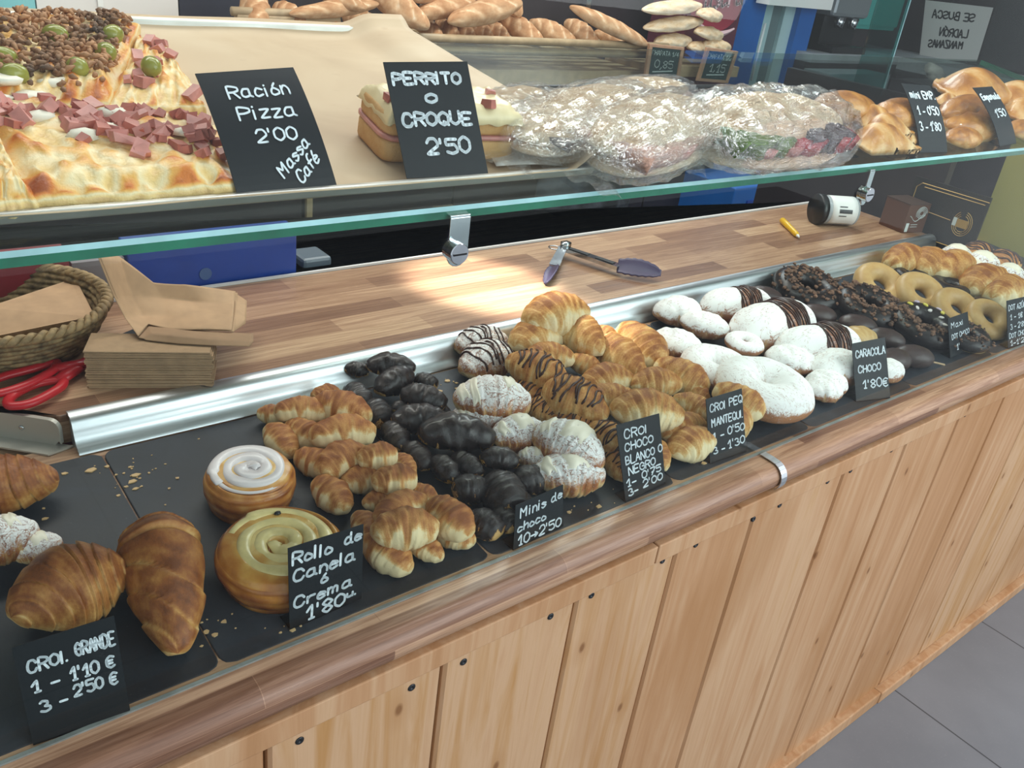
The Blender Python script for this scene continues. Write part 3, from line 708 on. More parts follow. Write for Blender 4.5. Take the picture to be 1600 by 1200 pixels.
# ---- chocolate-coated minis
cc = [Croissant(.27, .5, 2.6, 11, tip=.36, lip=.09, lump=.16), Croissant(.29, .8, 2.4, 12, tip=.34, lip=.08, lump=.2), Croissant(.25, 1.1, 2.4, 13, tip=.36, lip=.09, lump=.18), Croissant(.38, .1, 2.0, 14, tip=.4, lip=.06, pw=.5, lump=.14)]
CHOCP = [proto('chocolate_mini_croissant', c.mesh('chocolate_mini_croissant', CHOC, 40, 22, .52 if k in (1, 3) else .28)) for k, c in enumerate(cc)]
G = 'chocolate coated mini croissants in a heap'
chocs = [
 ((538, 575), (578, 582), 2.4, 2.4, 1, 'chocolate mini with bare pale underside by the metal trim'),
 ((573, 570), (648, 576), 3.6, 3.6, 2, 'knobbly chocolate mini highest on the metal trim'),
 ((590, 612), (642, 582), 2.8, 3.2, 0, 'smooth chocolate mini just under the knobbly highest one'),
 ((648, 592), (682, 604), 1.8, 1.8, 3, 'chocolate mini with bare tan end lying on empty slate'),
 ((544, 604), (570, 640), 1.8, 1.6, 1, 'chocolate mini against the golden heap by the trim'),
 ((578, 632), (602, 662), 1.8, 1.6, 3, 'rounded chocolate mini touching the golden heap mid way'),
 ((612, 640), (640, 632), 2.2, 2.2, 1, 'cracked chocolate mini showing tan dough under the long ones'),
 ((625, 614), (698, 632), 3.4, 3.2, 0, 'long chocolate mini on top pointing to the white-topped croissant'),
 ((674, 636), (700, 652), 1.6, 1.6, 3, 'small chocolate mini under the tip of the long top one'),
 ((612, 656), (698, 656), 3.0, 3.0, 0, 'second long chocolate mini lying across the upper heap'),
 ((602, 664), (630, 702), 1.8, 1.6, 1, 'chocolate mini wedged by the golden heap below the long pair'),
 ((655, 676), (772, 686), 3.4, 3.2, 2, 'largest knobbly chocolate mini in the middle of the heap'),
 ((634, 694), (668, 732), 1.8, 1.6, 0, 'ribbed chocolate mini beside the plump golden mini'),
 ((676, 716), (710, 752), 1.8, 1.6, 1, 'chocolate mini alone at the gap facing the golden heap'),
 ((706, 712), (752, 742), 2.0, 2.0, 0, 'dull chocolate mini below the largest knobbly one'),
 ((750, 716), (812, 722), 3.0, 3.0, 1, 'chocolate mini with pale chipped tip beside the sugared croissants'),
 ((707, 766), (764, 764), 2.0, 2.0, 3, 'round chocolate ball with a tan rim at the front'),
 ((768, 748), (806, 800), 2.2, 2.0, 3, 'large round chocolate mini beside the tan-rimmed ball'),
 ((739, 812), (788, 838), 1.7, 1.7, 3, 'chocolate ball closest to the minis price card'),
 ((806, 758), (850, 742), 2.0, 2.0, 3, 'chocolate ball with a big bare tan patch by the sugared croissants'),
 ((796, 772), (824, 806), 1.6, 1.6, 3, 'chocolate mini mostly behind the minis price card'),
 ((740, 692), (772, 702), 1.8, 1.8, 1, 'chocolate mini under the tip of the largest knobbly one'),
 ((772, 800), (806, 826), 1.5, 1.5, 3, 'dark chocolate mini low at the slate edge behind the minis card'),
]
for p1, p2, h1, h2, v, lab in chocs: place(thing_from(CHOCP[v], lab, 'chocolate croissant', G), p1, p2, h1, h2, 1.1, 1.1)

# ---- medium croissants: butter, dark drizzle, sugared with white chocolate
bc = [Croissant(.29, .45, 4.2, 21, tip=.24, lip=.09, lump=.1, edge=.22), Croissant(.31, .7, 4.4, 22, tip=.26, lip=.09, lump=.1, edge=.22), Croissant(.29, .95, 4.0, 23, tip=.28, lip=.09, lump=.1, edge=.22), Croissant(.33, .2, 4.6, 24, tip=.24, off=-.2, lip=.09, lump=.1, edge=.22), Croissant(.33, .15, 4.4, 25, tip=.34, off=.25, lip=.08, lump=.1, edge=.22)]
BUTP = [proto('butter_croissant', c.mesh('butter_croissant', BUTTER, 60, 28, .3, .5 if k in (1, 2, 4) else .15)) for k, c in enumerate(bc)]
DRIP = [proto('drizzled_croissant', c.mesh('drizzled_croissant', BUTTER, 60, 28, .2), ('chocolate_drizzle', c.drizzle('chocolate_drizzle', DRIZ, 9, .015, k))) for k, c in ((0, bc[0]), (1, bc[3]))]
wc = [Croissant(.28, .35, 4.2, 31, tip=.26), Croissant(.3, .55, 4.4, 32, tip=.26)]
SUGP = [proto('sugared_croissant', c.mesh('sugared_croissant', SUGARC, 60, 28, .2), ('white_chocolate', c.blob('white_chocolate', WCHOC, sp))) for c, sp in ((wc[0], [(-.95, -.7, .4, 2.6), (-.66, -.45, .8, 2.9), (.2, .55, .7, 1.9)]), (wc[1], [(-.3, .45, .6, 2.2), (-.85, -.55, 1.0, 2.4)]))]
WDR = proto('sugared_drizzled_croissant', wc[0].mesh('sugared_drizzled_croissant', SUGARC, 60, 28, .2, 0, .8), ('chocolate_drizzle', wc[0].drizzle('chocolate_drizzle', DRIZ, 7, .014, 5)))
G1 = 'butter croissants in the tall heap'
for p1, p2, h1, h2, v, lab in [
 ((820, 503), (918, 488), 7.4, 7.4, 1, 'butter croissant topmost of the tall heap overhanging the metal trim'),
 ((880, 500), (938, 552), 5.6, 5.0, 3, 'plump butter croissant directly under the topmost one pointing at the ledge'),
 ((932, 512), (964, 538), 2.4, 2.2, 0, 'butter croissant mostly hidden at the back of the heap on bare slate'),
 ((800, 540), (882, 520), 4.6, 4.6, 1, 'brightly lit butter croissant leaning on the metal trim'),
 ((820, 556), (898, 562), 4.8, 4.8, 2, 'brightly lit butter croissant in front of the one on the trim'),
 ((886, 560), (938, 580), 3.8, 3.4, 4, 'pale butter croissant under the plump pointing one'),
 ((934, 536), (1004, 590), 3.2, 2.8, 3, 'brown flour-spotted butter croissant beside the plump pointing one'),
 ((972, 512), (1028, 572), 3.2, 2.4, 4, 'butter croissant with pale foot next to the sugar-dusted buns at the back'),
 ((1024, 568), (1104, 612), 2.8, 2.4, 4, 'butter croissant with pale tip lying against the white ring bun'),
 ((984, 602), (1064, 600), 3.4, 3.2, 0, 'ridged butter croissant between the flour-spotted one and the white buns'),
 ((910, 600), (988, 592), 3.4, 3.4, 1, 'arched butter croissant above the dark-drizzled pair'),
 ((912, 622), (1000, 632), 4.0, 4.0, 2, 'golden butter croissant next to the lower drizzled one'),
 ((955, 640), (1068, 652), 4.8, 4.4, 1, 'broad butter croissant behind the chocolate-croissant price card'),
 ((1052, 622), (1116, 654), 3.0, 3.0, 2, 'butter croissant behind the small-croissant price card'),
 ((1034, 682), (1100, 662), 2.2, 2.2, 0, 'brown butter croissant low between the two price cards'),
 ((1054, 712), (1120, 690), 2.0, 2.0, 1, 'pale-footed butter croissant at the slate edge between two price cards'),
 ((1116, 606), (1192, 650), 4.0, 3.4, 4, 'rounded butter croissant peering over the small-croissant price card'),
 ((1160, 704), (1198, 662), 2.0, 2.0, 0, 'butter croissant low beside the small-croissant price card'),
 ((1062, 594), (1106, 628), 2.0, 1.8, 3, 'butter croissant low under the pale-tipped one by the white ring bun'),
 ((1010, 690), (1040, 735), 1.8, 1.6, 3, 'butter croissant just showing behind the chocolate-croissant price card'),
]: place(thing_from(BUTP[v], lab, 'croissant', G1), p1, p2, h1, h2, .98, 1.02)
G2 = 'croissants drizzled with dark chocolate'
for p1, p2, h1, h2, v, lab in [
 ((790, 562), (888, 602), 5.0, 4.4, 0, 'dark-drizzled croissant uppermost, above the other drizzled ones'),
 ((848, 606), (950, 652), 4.6, 4.0, 1, 'dark-drizzled croissant in the middle with thick chocolate streaks'),
 ((922, 664), (984, 716), 3.2, 2.8, 0, 'dark-drizzled croissant partly behind the chocolate-croissant price card'),
 ((826, 630), (878, 660), 2.2, 2.2, 1, 'dark-drizzled croissant low between sugared ones and the thickly streaked one'),
 ((803, 596), (850, 630), 2.6, 2.4, 0, 'dark-drizzled croissant end under the uppermost drizzled one'),
 ((862, 650), (930, 680), 2.2, 2.2, 1, 'dark-drizzled croissant under the thickly streaked one'),
 ((962, 706), (990, 756), 1.8, 1.6, 1, 'drizzled croissant standing behind the chocolate-croissant price card at the slate edge'),
]: place(thing_from(DRIP[v], lab, 'croissant', G2), p1, p2, h1, h2, 1.0, 1.05)
G3 = 'croissants dusted with icing sugar'
for p1, p2, h1, h2, pr_, fat, lab in [
 ((712, 544), (792, 532), 2.4, 2.4, WDR, 1.1, 'sugared and drizzled croissant lying on the metal trim'),
 ((722, 580), (800, 552), 2.4, 2.4, WDR, 1.1, 'sugared and drizzled croissant next to the empty slate'),
 ((708, 624), (830, 630), 4.2, 4.2, SUGP[0], 1.15, 'sugared croissant with white chocolate drops on its tail'),
 ((706, 650), (806, 664), 2.2, 2.2, SUGP[1], 1.0, 'sugared croissant underneath the white-dropped one beside the chocolates'),
 ((768, 684), (854, 676), 3.0, 3.0, SUGP[1], 1.1, 'sugared croissant behind the thickly whitened one'),
 ((836, 672), (940, 730), 4.4, 3.8, SUGP[1], 1.15, 'thickly whitened sugared croissant on top near the ledge'),
 ((808, 712), (872, 728), 2.0, 2.0, SUGP[1], 1.1, 'sugared croissant low beside the bare-patched chocolate ball'),
 ((848, 758), (962, 758), 2.4, 2.2, SUGP[1], 1.05, 'sugared croissant at the slate edge behind the minis price card'),
]: place(thing_from(pr_, lab, 'sugared croissant', G3), p1, p2, h1, h2, fat, fat)

# ---- large croissants near the camera, sugared ones at the case end
gb = [Croissant(.30, .1, 3.4, 41, edge=.42, skew=.8, tip=.2, off=-.5, lip=.16, pw=.75, flat=.6), Croissant(.33, .45, 3.8, 42, skew=.8, tip=.2, lip=.15, off=.1), Croissant(.27, .3, 4.2, 43, skew=.7, tip=.24, lip=.14)]
for c, p1, p2, h1, h2, fat, lab in [
 (gb[0], (250, 832), (292, 1046), 3.4, 1.5, .74, 'big glossy croissant pointing its curled tail at the glass'),
 (gb[1], (14, 962), (196, 884), 3.8, 3.4, 1.12, 'big glossy croissant behind the large-croissant price card'),
 (gb[2], (-110, 772), (93, 748), 3.0, 2.6, 1.0, 'big glossy croissant by the corner board cut off by the picture edge')]:
    o = link('large_croissant', c.mesh('large_croissant', BIGC, 110, 48, .1)); tag(o, lab, 'croissant', 'large croissants'); place(o, p1, p2, h1, h2, fat, fat)
for p1, p2, h1, v, lab in [((-70, 870), (62, 826), 3.0, 0, 'sugar-white croissant at the case end on top'), ((20, 870), (98, 846), 2.0, 1, 'sugar-white croissant at the case end underneath the other')]:
    o = copy_tree(SUGP[v]); o['label'] = lab; o['group'] = 'sugared croissants at the case end'
    place(o, p1, p2, h1, h1, 1.15, 1.2)

# ---- the two big rolls
def big_roll(name, mat, c, rpx, hgt, turns, seed, label):
    P = slate(c[0], c[1], hgt * .95 / 100); L = (slate(c[0] + rpx, c[1], hgt / 100) - P).length
    H = hgt / 100; R = L
    o_ = empty(name, (0, 0, 0), label, 'pastry roll'); nr, na = 54, 96
    b = MB(); cr = []
    def top(r, a):
        q = r * turns - a / (2 * math.pi); fr = q - math.floor(q); g = math.exp(-((fr - .5) / .5) ** 4)
        return H * (.86 + .10 * math.sin(math.pi * min(1, r * .95)) ) - H * .2 * (1 - math.exp(-((min(fr, 1 - fr)) / .13) ** 2) < .5) * sstep(1.0, .85, r) * 0 - H * .17 * math.exp(-(min(fr, 1 - fr) / .10) ** 2) * sstep(.99, .86, r), fr
    for i in range(nr):
        r = (i / (nr - 1))
        for k in range(na):
            a = 2 * math.pi * k / na; wob = 1 + .035 * nz((math.cos(a) * 1.6, math.sin(a) * 1.6, 0), 1, seed)
            z, fr = top(r, a)
            if r > .93: z -= H * .12 * ((r - .93) / .07) ** 2
            b.v.append((R * r * wob * .94 * math.cos(a), R * r * wob * .94 * math.sin(a), z))
            cr.append(max(0, min(1, .18 + .35 * sstep(.55, 1, r) + .3 * math.exp(-(min(fr, 1 - fr) / .08) ** 2) + .22 * nz((math.cos(a) * r * 3, math.sin(a) * r * 3, 1), 1.5, seed))))
    ns = 12
    for i in range(1, ns + 1):
        t = i / ns
        for k in range(na):
            a = 2 * math.pi * k / na; wob = 1 + .035 * nz((math.cos(a) * 1.6, math.sin(a) * 1.6, 0), 1, seed)
            bulge = .94 + .07 * math.sin(math.pi * min(1, t * 1.15)) - .05 * t
            lay = .015 * math.sin(t * 22 + a * 1.0 + 2 * nz((a, t, 0), 1.5))
            z = H * .82 * (1 - t)
            b.v.append((R * wob * (bulge + lay * .7) * math.cos(a), R * wob * (bulge + lay * .7) * math.sin(a), z))
            cr.append(max(0, min(1, .55 + .25 * t + 8 * lay + .35 * nz((math.cos(a) * 2, math.sin(a) * 2, t * 3), 1.6, seed))))
    rows = nr + ns
    for i in range(rows - 1):
        for k in range(na): b.f.append((i * na + k, (i + 1) * na + k, (i + 1) * na + (k + 1) % na, i * na + (k + 1) % na))
    b.f.append(tuple((rows - 1) * na + k for k in range(na))); b.m = [0] * len(b.f)
    body = b.build('dough', mat, o_, True, attrs={'crust': cr, 'sugar': [0] * len(b.v)})
    base = P - Vector(SLN) * (H * .95)
    o_.location = base; o_.rotation_euler = (SLT, 0, 0.0)
    return o_, R, H, top
o, R, H, topf = big_roll('cinnamon_roll', ROLLC, (391, 731), 73, 4.8, 3.0, 3, 'cinnamon roll topped with a white icing spiral')
b = MB(); pts = []; rs = []; nT = 150
for k in range(nT):
    t = k / (nT - 1); a = -t * 2.62 * 2 * math.pi + .5; r = .05 + .74 * t
    q0 = (r * R * math.cos(-a), r * R * math.sin(-a)); pts.append(Vector((q0[0], q0[1], H * (.925 + .02 * math.sin(t * 31)))))
    rs.append(R * (.142 + .014 * math.sin(t * 40) + .01 * math.sin(t * 71)) * (1 if t < .97 else .6) * (1 if t > .03 else .6))
b.tube(pts, rs, 12, 0, True, .52, (0, 0, 1)); b.build('white_icing', ICING, o, True)
b = MB(); b.lathe([(.0002, H * .86), (R * .78, H * .86), (R * .84, H * .885), (R * .8, H * .915), (R * .4, H * .93), (.0002, H * .93)], 60)
b.build('icing_base', ICING, o, True)
o, R, H, topf = big_roll('custard_roll', CUSTR, (440, 846), 103, 4.4, 2.4, 7, 'large custard roll with a yellow cream spiral behind its price card')
b = MB(); pts = []; rs = []
for k in range(220):
    t = k / 219; a = t * 3.0 * 2 * math.pi + 2.4; r = .08 + .70 * t
    pts.append(Vector((r * R * math.cos(a), r * R * math.sin(a), H * (.90 + .05 * nz((t * 17, 0, 0), 1)))))
    rs.append(R * (.108 + .035 * nz((t * 24, 1, 0), 1)) * (1 if .03 < t < .97 else .55))
b.tube(pts, rs, 12, 0, True, .5, (0, 0, 1)); b.build('custard_cream', CUST, o, True)
b = MB(); b.ball((R * .22, R * .62, H * .97), (.004, .003, .0022), 8, 0, .3); b.build('raisin', BLACK, o, True)

def disc(o, c, rpx, h, tall=1.0, tilt=0.0, side=0.0):
    '''lay a round pastry of half-width rpx (seen in the photo) on the slates, turned to the case front'''
    p = slate(c[0], c[1], h / 100); dep = float((np.array(p) - CAM) @ np.array(fwd)); D = 2 * rpx * dep / FPX
    o.matrix_world = Matrix.Translation(p) @ Matrix.Rotation(SLT + math.radians(tilt), 4, 'X') @ Matrix.Rotation(math.radians(side), 4, 'Y') @ Matrix.Rotation(c[0] * .7, 4, 'Z') @ Matrix.Diagonal((D, D, D * tall, 1))
    my = p.y - D * .47
    if my < .05: o.matrix_world = Matrix.Translation((0, .05 - my, (.05 - my) * math.tan(SLT))) @ o.matrix_world

# ------------------------------------------------------------------ sugar-dusted buns
me_bun, _ = capsule('sugared_bun', BUN, .34, .24, .55, 2.2, 3, .10, lump=.10)
me_bun2, _ = capsule('sugared_bun', BUN, .30, .25, .6, 1.6, 8, .16, lump=.14)
BUNP = [proto('sugared_bun', me_bun), proto('sugared_bun', me_bun2)]
def _mid(u, phi): return .12 if -.14 < u + .06 * math.sin(phi * 3) < .44 else 1.0
me_roll, at_roll = capsule('sugared_stick_roll', BUN, .235, .22, .34, 2.0, 5, .07, lump=.05, sugarfn=_mid)
b = MB(); rg = random.Random(9)
for k in range(13):
    u0 = -.14 + .046 * k + rg.uniform(-.015, .015)
    b.tube([at_roll(u0 + .05 * math.sin(t * 5 + k), .1 + 2.9 * t, .004)[0] for t in [i / 14 for i in range(15)]], [.0075 * (.7 + .6 * abs(math.sin(i + k))) for i in range(15)], 6)
ROLLP = proto('sugared_stick_roll', me_roll, ('chocolate_drizzle', b.mesh('chocolate_drizzle', DRIZ)))
RINGS = proto('sugared_ring', ring('sugared_ring', BUN, .30, .20, .17, 4, .10))
RINGL = proto('large_sugared_ring', ring('large_sugared_ring', BUN, .285, .235, .17, 6, .09, nu=80, nv=30))
G = 'pastries buried in icing sugar'
for p1, p2, h1, h2, pr_, fat, lab in [
 ((1022, 490), (1094, 486), 2.2, 2.2, BUNP[1], 1.05, 'two-lobed sugar-dusted bun by the metal trim'),
 ((1062, 500), (1140, 518), 2.6, 2.4, BUNP[0], 1.05, 'smooth oval sugar-dusted bun with a bare brown side'),
 ((1018, 525), (1098, 550), 2.2, 2.2, BUNP[0], 1.2, 'flat white bun next to the pale-footed butter croissant'),
 ((1096, 482), (1202, 478), 2.6, 2.6, ROLLP, 1.0, 'long sugared roll with drizzled middle beside the metal trim'),
 ((1150, 526), (1260, 500), 2.6, 2.6, ROLLP, 1.1, 'middle one of three sugared rolls with drizzled waists'),
 ((1214, 552), (1336, 540), 2.4, 2.4, ROLLP, 1.0, 'sugared roll with drizzled waist next to the chocolate ovals'),
 ((1270, 582), (1342, 570), 2.4, 2.4, BUNP[1], 1.1, 'sugared bun with a hollow end, half behind the caracola price card'),
 ((1262, 604), (1318, 596), 1.9, 1.9, BUNP[0], 1.1, 'sugared bun squeezed between the big white ring and the spiral bun'),
 ((1274, 618), (1332, 620), 2.0, 2.0, BUNP[1], 1.3, 'sugared bun with a spiral end beside the caracola price card'),
 ((1196, 560), (1274, 566), 2.4, 2.4, BUNP[0], 1.15, 'white bun behind the big white ring'),
 ((1372, 588), (1402, 572), 1.8, 1.8, BUNP[0], 1.0, 'sugared bun showing beyond the edge of the caracola price card'),
]: place(thing_from(pr_, lab, 'sugared bun', G), p1, p2, h1, h2, fat, 1.1)
for p1, p2, h1, pr_, fat, lab in [
 ((1132, 537), (1194, 537), 3.4, RINGS, 1.0, 'small white ring bun with a tiny hole'),
 ((1062, 578), (1176, 574), 2.4, RINGL, 1.0, 'big white ring bun half under the biggest one'),
 ((1128, 616), (1282, 616), 3.4, RINGL, .95, 'biggest snow-white ring bun with a narrow hole')]:
    disc(thing_from(pr_, lab, 'ring bun', G), ((p1[0] + p2[0]) / 2, (p1[1] + p2[1]) / 2), (p2[0] - p1[0]) / 2, h1, 1.1)
o = link('plain_bun', BUNP[0].data.copy()); o.data.materials[0] = RINGD; tag(o, 'plain undusted bun behind the caracola price card', 'bun'); place(o, (1316, 534), (1364, 526), 1.8, 1.8, 1, 1.1)

# ------------------------------------------------------------------ chocolate ovals on sticks
me_ov, _ = capsule('chocolate_oval', CHOC2, .29, .22, .5, 2, 6, 0, lump=.04)
b = MB(); b.tube([(.2, -.05, -.02), (.78, -.1, -.06)], .02, 8)
OV = proto('chocolate_oval', me_ov, ('wooden_stick', b.mesh('wooden_stick', LWOOD)))
G = 'chocolate glazed ovals on wooden sticks'
for p1, p2, h1, lab in [
 ((1168, 456), (1222, 468), 2.0, 'chocolate oval touching the metal trim behind the drizzled roll'),
 ((1206, 474), (1260, 486), 2.0, 'chocolate oval in front of the one touching the trim'),
 ((1248, 488), (1306, 496), 2.0, 'chocolate oval with its stick aimed at the crumble-topped ring'),
 ((1270, 512), (1328, 524), 2.0, 'chocolate oval next to the sugared roll with its tip in shade'),
 ((1310, 502), (1370, 514), 2.0, 'chocolate oval with a broad shine below the middle crumble ring'),
 ((1354, 522), (1414, 536), 2.0, 'chocolate oval with a shiny ridge behind the two front ones'),
 ((1372, 566), (1418, 560), 2.0, 'chocolate oval half behind the caracola price card'),
 ((1408, 560), (1468, 566), 2.0, 'foremost chocolate oval whose stick points at the glass')]:
    place(thing_from(OV, lab, 'chocolate pastry', G), p1, p2, h1, h1 - .3, 1.1, 1.15)

# ------------------------------------------------------------------ big chocolate rings with crumble, plain rings
def crumble(seed, n, dens=1.0, a0=0, a1=2 * math.pi):
    b = MB(); rg = random.Random(seed)
    for k in range(n):
        a = rg.uniform(a0, a1); rr = .33 + rg.gauss(0, .085); d = rg.uniform(.013, .036)
        z = .130 + rg.uniform(-.01, .04) - abs(rr - .33) * .35
        b.ball((rr * math.cos(a), rr * math.sin(a), z), (d * rg.uniform(.8, 1.4), d, d * .8), 6, 0, .5, Matrix.Rotation(rg.uniform(0, 6), 3, 'Z'), k)
    return b.mesh('cocoa_crumble', CRUMB)
me_cr = ring('crumble_ring', CHOC3, .32, .175, .145, 3, .04, nu=64)
def crumb_ring(c, rx, h, n, label, a0=0, a1=2 * math.pi, rot=0, candies=False, seed=1):
    o = link('crumble_ring', me_cr); tag(o, label, 'chocolate ring', 'chocolate rings with cocoa crumble')
    k = link('cocoa_crumble', crumble(seed, n * 2, 1, a0, a1), o); k['kind'] = 'stuff'
    if candies:
        cols = [plain('pale_candy', '#e8e0dc', .3), plain('yellow_candy', '#dfcf5a', .3), plain('lilac_candy', '#c9b7c9', .3)]
        for i in range(11):
            a = math.radians(20 + 150 * i / 10); r_ = .33 + .08 * ((i % 3) - 1)
            b = MB(); b.ball((r_ * math.cos(a), r_ * math.sin(a), .15 - abs(r_ - .33) * .3), (.05, .032, .02), 8, 0, 0, Matrix.Rotation(i * 1.3, 3, 'Z'))
            b.build('candy', cols[i % 3], o, True)
    disc(o, c, rx, h, 1.0, 7, -4)
    return o
crumb_ring((1262, 452), 57, 2.4, 120, 'chocolate ring with tan crumble by the metal trim', seed=1)
crumb_ring((1357, 478), 54, 2.6, 120, 'chocolate ring heaped with brown crumble in the middle', seed=2)
crumb_ring((1443, 508), 55, 2.4, 90, 'chocolate ring half crumble, half pastel candies', math.radians(185), math.radians(355), candies=True, seed=3)
o = crumb_ring((1536, 538), 40, 2.0, 80, 'small crumble-topped chocolate ring with pale base between two price cards', seed=4)
b = MB(); b.lathe([(.0002, -.10), (.44, -.10), (.47, -.08), (.44, -.055), (.0002, -.055)], 40); b.build('dough_base', RINGD, o, True)
PR = proto('plain_ring', ring('plain_ring', RINGD, .315, .18, .15, 5, .04, nu=64))
for c, rx, h, lab in [((1374, 446), 43, 2.6, 'plain ring pastry furthest back behind the brown-crumble ring'), ((1438, 460), 42, 3.0, 'plain ring pastry with open hole beside the candy-topped ring'), ((1494, 484), 41, 3.0, 'plain ring pastry behind the maxi price card'), ((1544, 499), 38, 2.8, 'plain ring pastry beside the sugar-ring price card')]:
    o = thing_from(PR, lab, 'ring pastry', 'plain ring pastries'); disc(o, c, rx, h, 1.1, 24, -14)
PD = proto('dark_ring', ring('dark_ring', CHOC3, .31, .18, .13, 7, .05))
for c, rx, lab in [((1424, 430), 30, 'dark chocolate ring in the far corner by the pale-tailed roll'), ((1484, 447), 32, 'dark chocolate ring between plain rings and the far croissants'), ((1540, 478), 26, 'dark chocolate ring beneath the far croissants at the end')]:
    disc(thing_from(PD, lab, 'chocolate ring', 'dark chocolate rings at the far end'), c, rx, 1.6)
# far-end croissants
G = 'small croissants at the far end of the case'
for p1, p2, h1, pr_, lab in [
 ((1388, 416), (1442, 406), 2.2, BUTP[0], 'brown croissant at the far corner next to the metal trim'),
 ((1432, 424), (1478, 412), 2.2, BUTP[3], 'pale croissant second from the far corner'),
 ((1474, 414), (1510, 404), 2.2, SUGP[1], 'sugar-specked croissant behind the far striped one'),
 ((1508, 406), (1546, 398), 2.2, DRIP[0], 'striped croissant against the olive wall'),
 ((1456, 428), (1512, 420), 2.4, BUTP[4], 'pale croissant in front of the sugar-specked far one'),
 ((1508, 426), (1554, 418), 2.6, SUGP[1], 'white-coated croissant in the middle of the far group'),
 ((1550, 420), (1586, 412), 2.2, DRIP[1], 'second striped croissant against the olive wall'),
 ((1508, 450), (1572, 444), 2.4, BUTP[1], 'reddish croissant in front of the white-coated far pair'),
 ((1556, 444), (1592, 434), 2.6, SUGP[1], 'white-coated croissant closest to the far end'),
 ((1544, 464), (1606, 458), 2.4, BUTP[2], 'croissant above the sugar-ring price card'),
 ((1586, 444), (1618, 436), 2.0, DRIP[0], 'dark striped croissant cut by the picture edge'),
]:
    o = copy_tree(pr_); o['label'] = lab; o['group'] = G; o['category'] = 'croissant'; place(o, p1, p2, h1, h1, 1.0, 1.1)

# ------------------------------------------------------------------ crumbs and flakes on the slates
b = MB(); rg = random.Random(12)
for (cx, cy, sx, sy, n) in [(212, 738, 22, 18, 20), (230, 735, 60, 40, 16), (330, 985, 20, 20, 10), (150, 740, 40, 40, 8), (920, 800, 20, 8, 8), (1075, 730, 30, 9, 10), (690, 600, 30, 8, 16), (470, 990, 30, 10, 8), (985, 505, 30, 12, 14), (80, 930, 40, 60, 14), (1000, 790, 40, 12, 8)]:
    for k in range(n):
        p = slate(rg.gauss(cx, sx), rg.gauss(cy, sy), .0007)
        if not (.05 < p.y < .385): continue
        s_ = rg.choice([.0008, .001, .0014, .0025, .004]) * rg.uniform(.7, 1.3); a = rg.uniform(0, 6.28)
        m = rg.randint(4, 6)
        ol = [(p.x + s_ * math.cos(a + 6.28 * i / m) * rg.uniform(.6, 1.5), p.y + s_ * math.sin(a + 6.28 * i / m) * rg.uniform(.5, 1.0)) for i in range(m)]
        zz = lambda y: SLP[2] + (y - SLP[1]) * math.tan(SLT)
        b.hexa([(x, y, zz(y) + .0002) for x, y in ol], [(x, y, zz(y) + .0009 + s_ * .15) for x, y in ol])
tag(b.build('pastry_crumbs', FLAKE), 'scattered pastry crumbs and flakes on the black slates', 'crumbs', None, 'stuff')

# ------------------------------------------------------------------ glass shelf: baking tray, paper, pizza
def rim_tray(name, mat, quad, h, lip, label, cat, rimw=.012):
    """shallow sheet-metal tray with a sloping rim, bottom outline = quad (on the shelf)"""
    b = MB(); up = Vector(SHN); c = sum(quad, Vector()) / 4
    def off(p, d, z): v = (p - c); v = v - up * v.dot(up); return p + v.normalized() * d + up * z
    rings = [[off(p, 0, .001) for p in quad], [off(p, lip * .7, h) for p in quad], [off(p, lip * .7 + rimw, h + .001) for p in quad], [off(p, lip * .7 + rimw, h - .003) for p in quad], [off(p, lip * .7 + .002, h - .003) for p in quad], [off(p, .002, -.0) for p in quad]]
    P = [p for r in rings for p in r]; n = 4
    F = [(i * n + k, i * n + (k + 1) % n, (i + 1) * n + (k + 1) % n, (i + 1) * n + k) for i in range(5) for k in range(n)] + [(0, 1, 2, 3), (23, 22, 21, 20)]
    b.add(P, F)
    return tag(b.build(name, mat, None, bevel=.002), label, cat)
q = [shelf(-40, 356), shelf(880, 280), shelf(592, 52), shelf(-40, 34)]
q[0].x = q[3].x = .02; q[1].x = q[2].x = .600
ty0, ty1 = shelf(237, 331, .011).y + .008, shelf(470, 54).y
def shp_(x, y, h): v = (y - SHP[1]) / cs_; return Vector(shp(x, v, h))
q = [shp_(.02, ty0 + .012, .001), shp_(.602, ty0 + .012, .001), shp_(.602, ty1 - .012, .001), shp_(.02, ty1 - .012, .001)]
rim_tray('baking_tray', DULL, q, .012, .008, 'worn steel baking tray lined with parchment under the pizza', 'baking tray')
# parchment: lines the tray, stands up at its rim and curls out over the front corner
b = MB(); NX, NY = 70, 44
def paper(u, v):
    x = lerp(.015, .652 - .022 * v, u); y = lerp(ty0 - .002, ty1 + .004, v); h = .0035 + .0015 * nz((x * 9, y * 9, 0), 1)
    h += .010 * sstep(.04, 0, v) * (1 - .5 * u) * 0 + .0105 * sstep(.06, .0, v) + .0105 * sstep(.94, 1, v)
    e_ = sstep(.86, .925, u); h += .012 * e_ + .012 * e_ * sstep(.5, 0, v)
    x -= .10 * sstep(.55, 1, u) * sstep(.45, 1.0, v) * 0
    return shp_(x, y, h)
b.grid(paper, NX, NY)
o = b.build('baking_paper', PARCH, None, True); s_ = o.modifiers.new('solid', 'SOLIDIFY'); s_.thickness = .0006; s_.offset = 1
tag(o, 'brown baking parchment lining the steel tray', 'baking paper')
b = MB(); q4 = [shelf(775, 262, .006), shelf(884, 262, .007), shelf(806, 196, .016), shelf(740, 200, .007)]
b.grid(lambda u, v: (q4[0].lerp(q4[1], u)).lerp(q4[3].lerp(q4[2], u), v) + Vector(SHN) * (.0012 + .002 * math.sin(u * 3)), 10, 10)
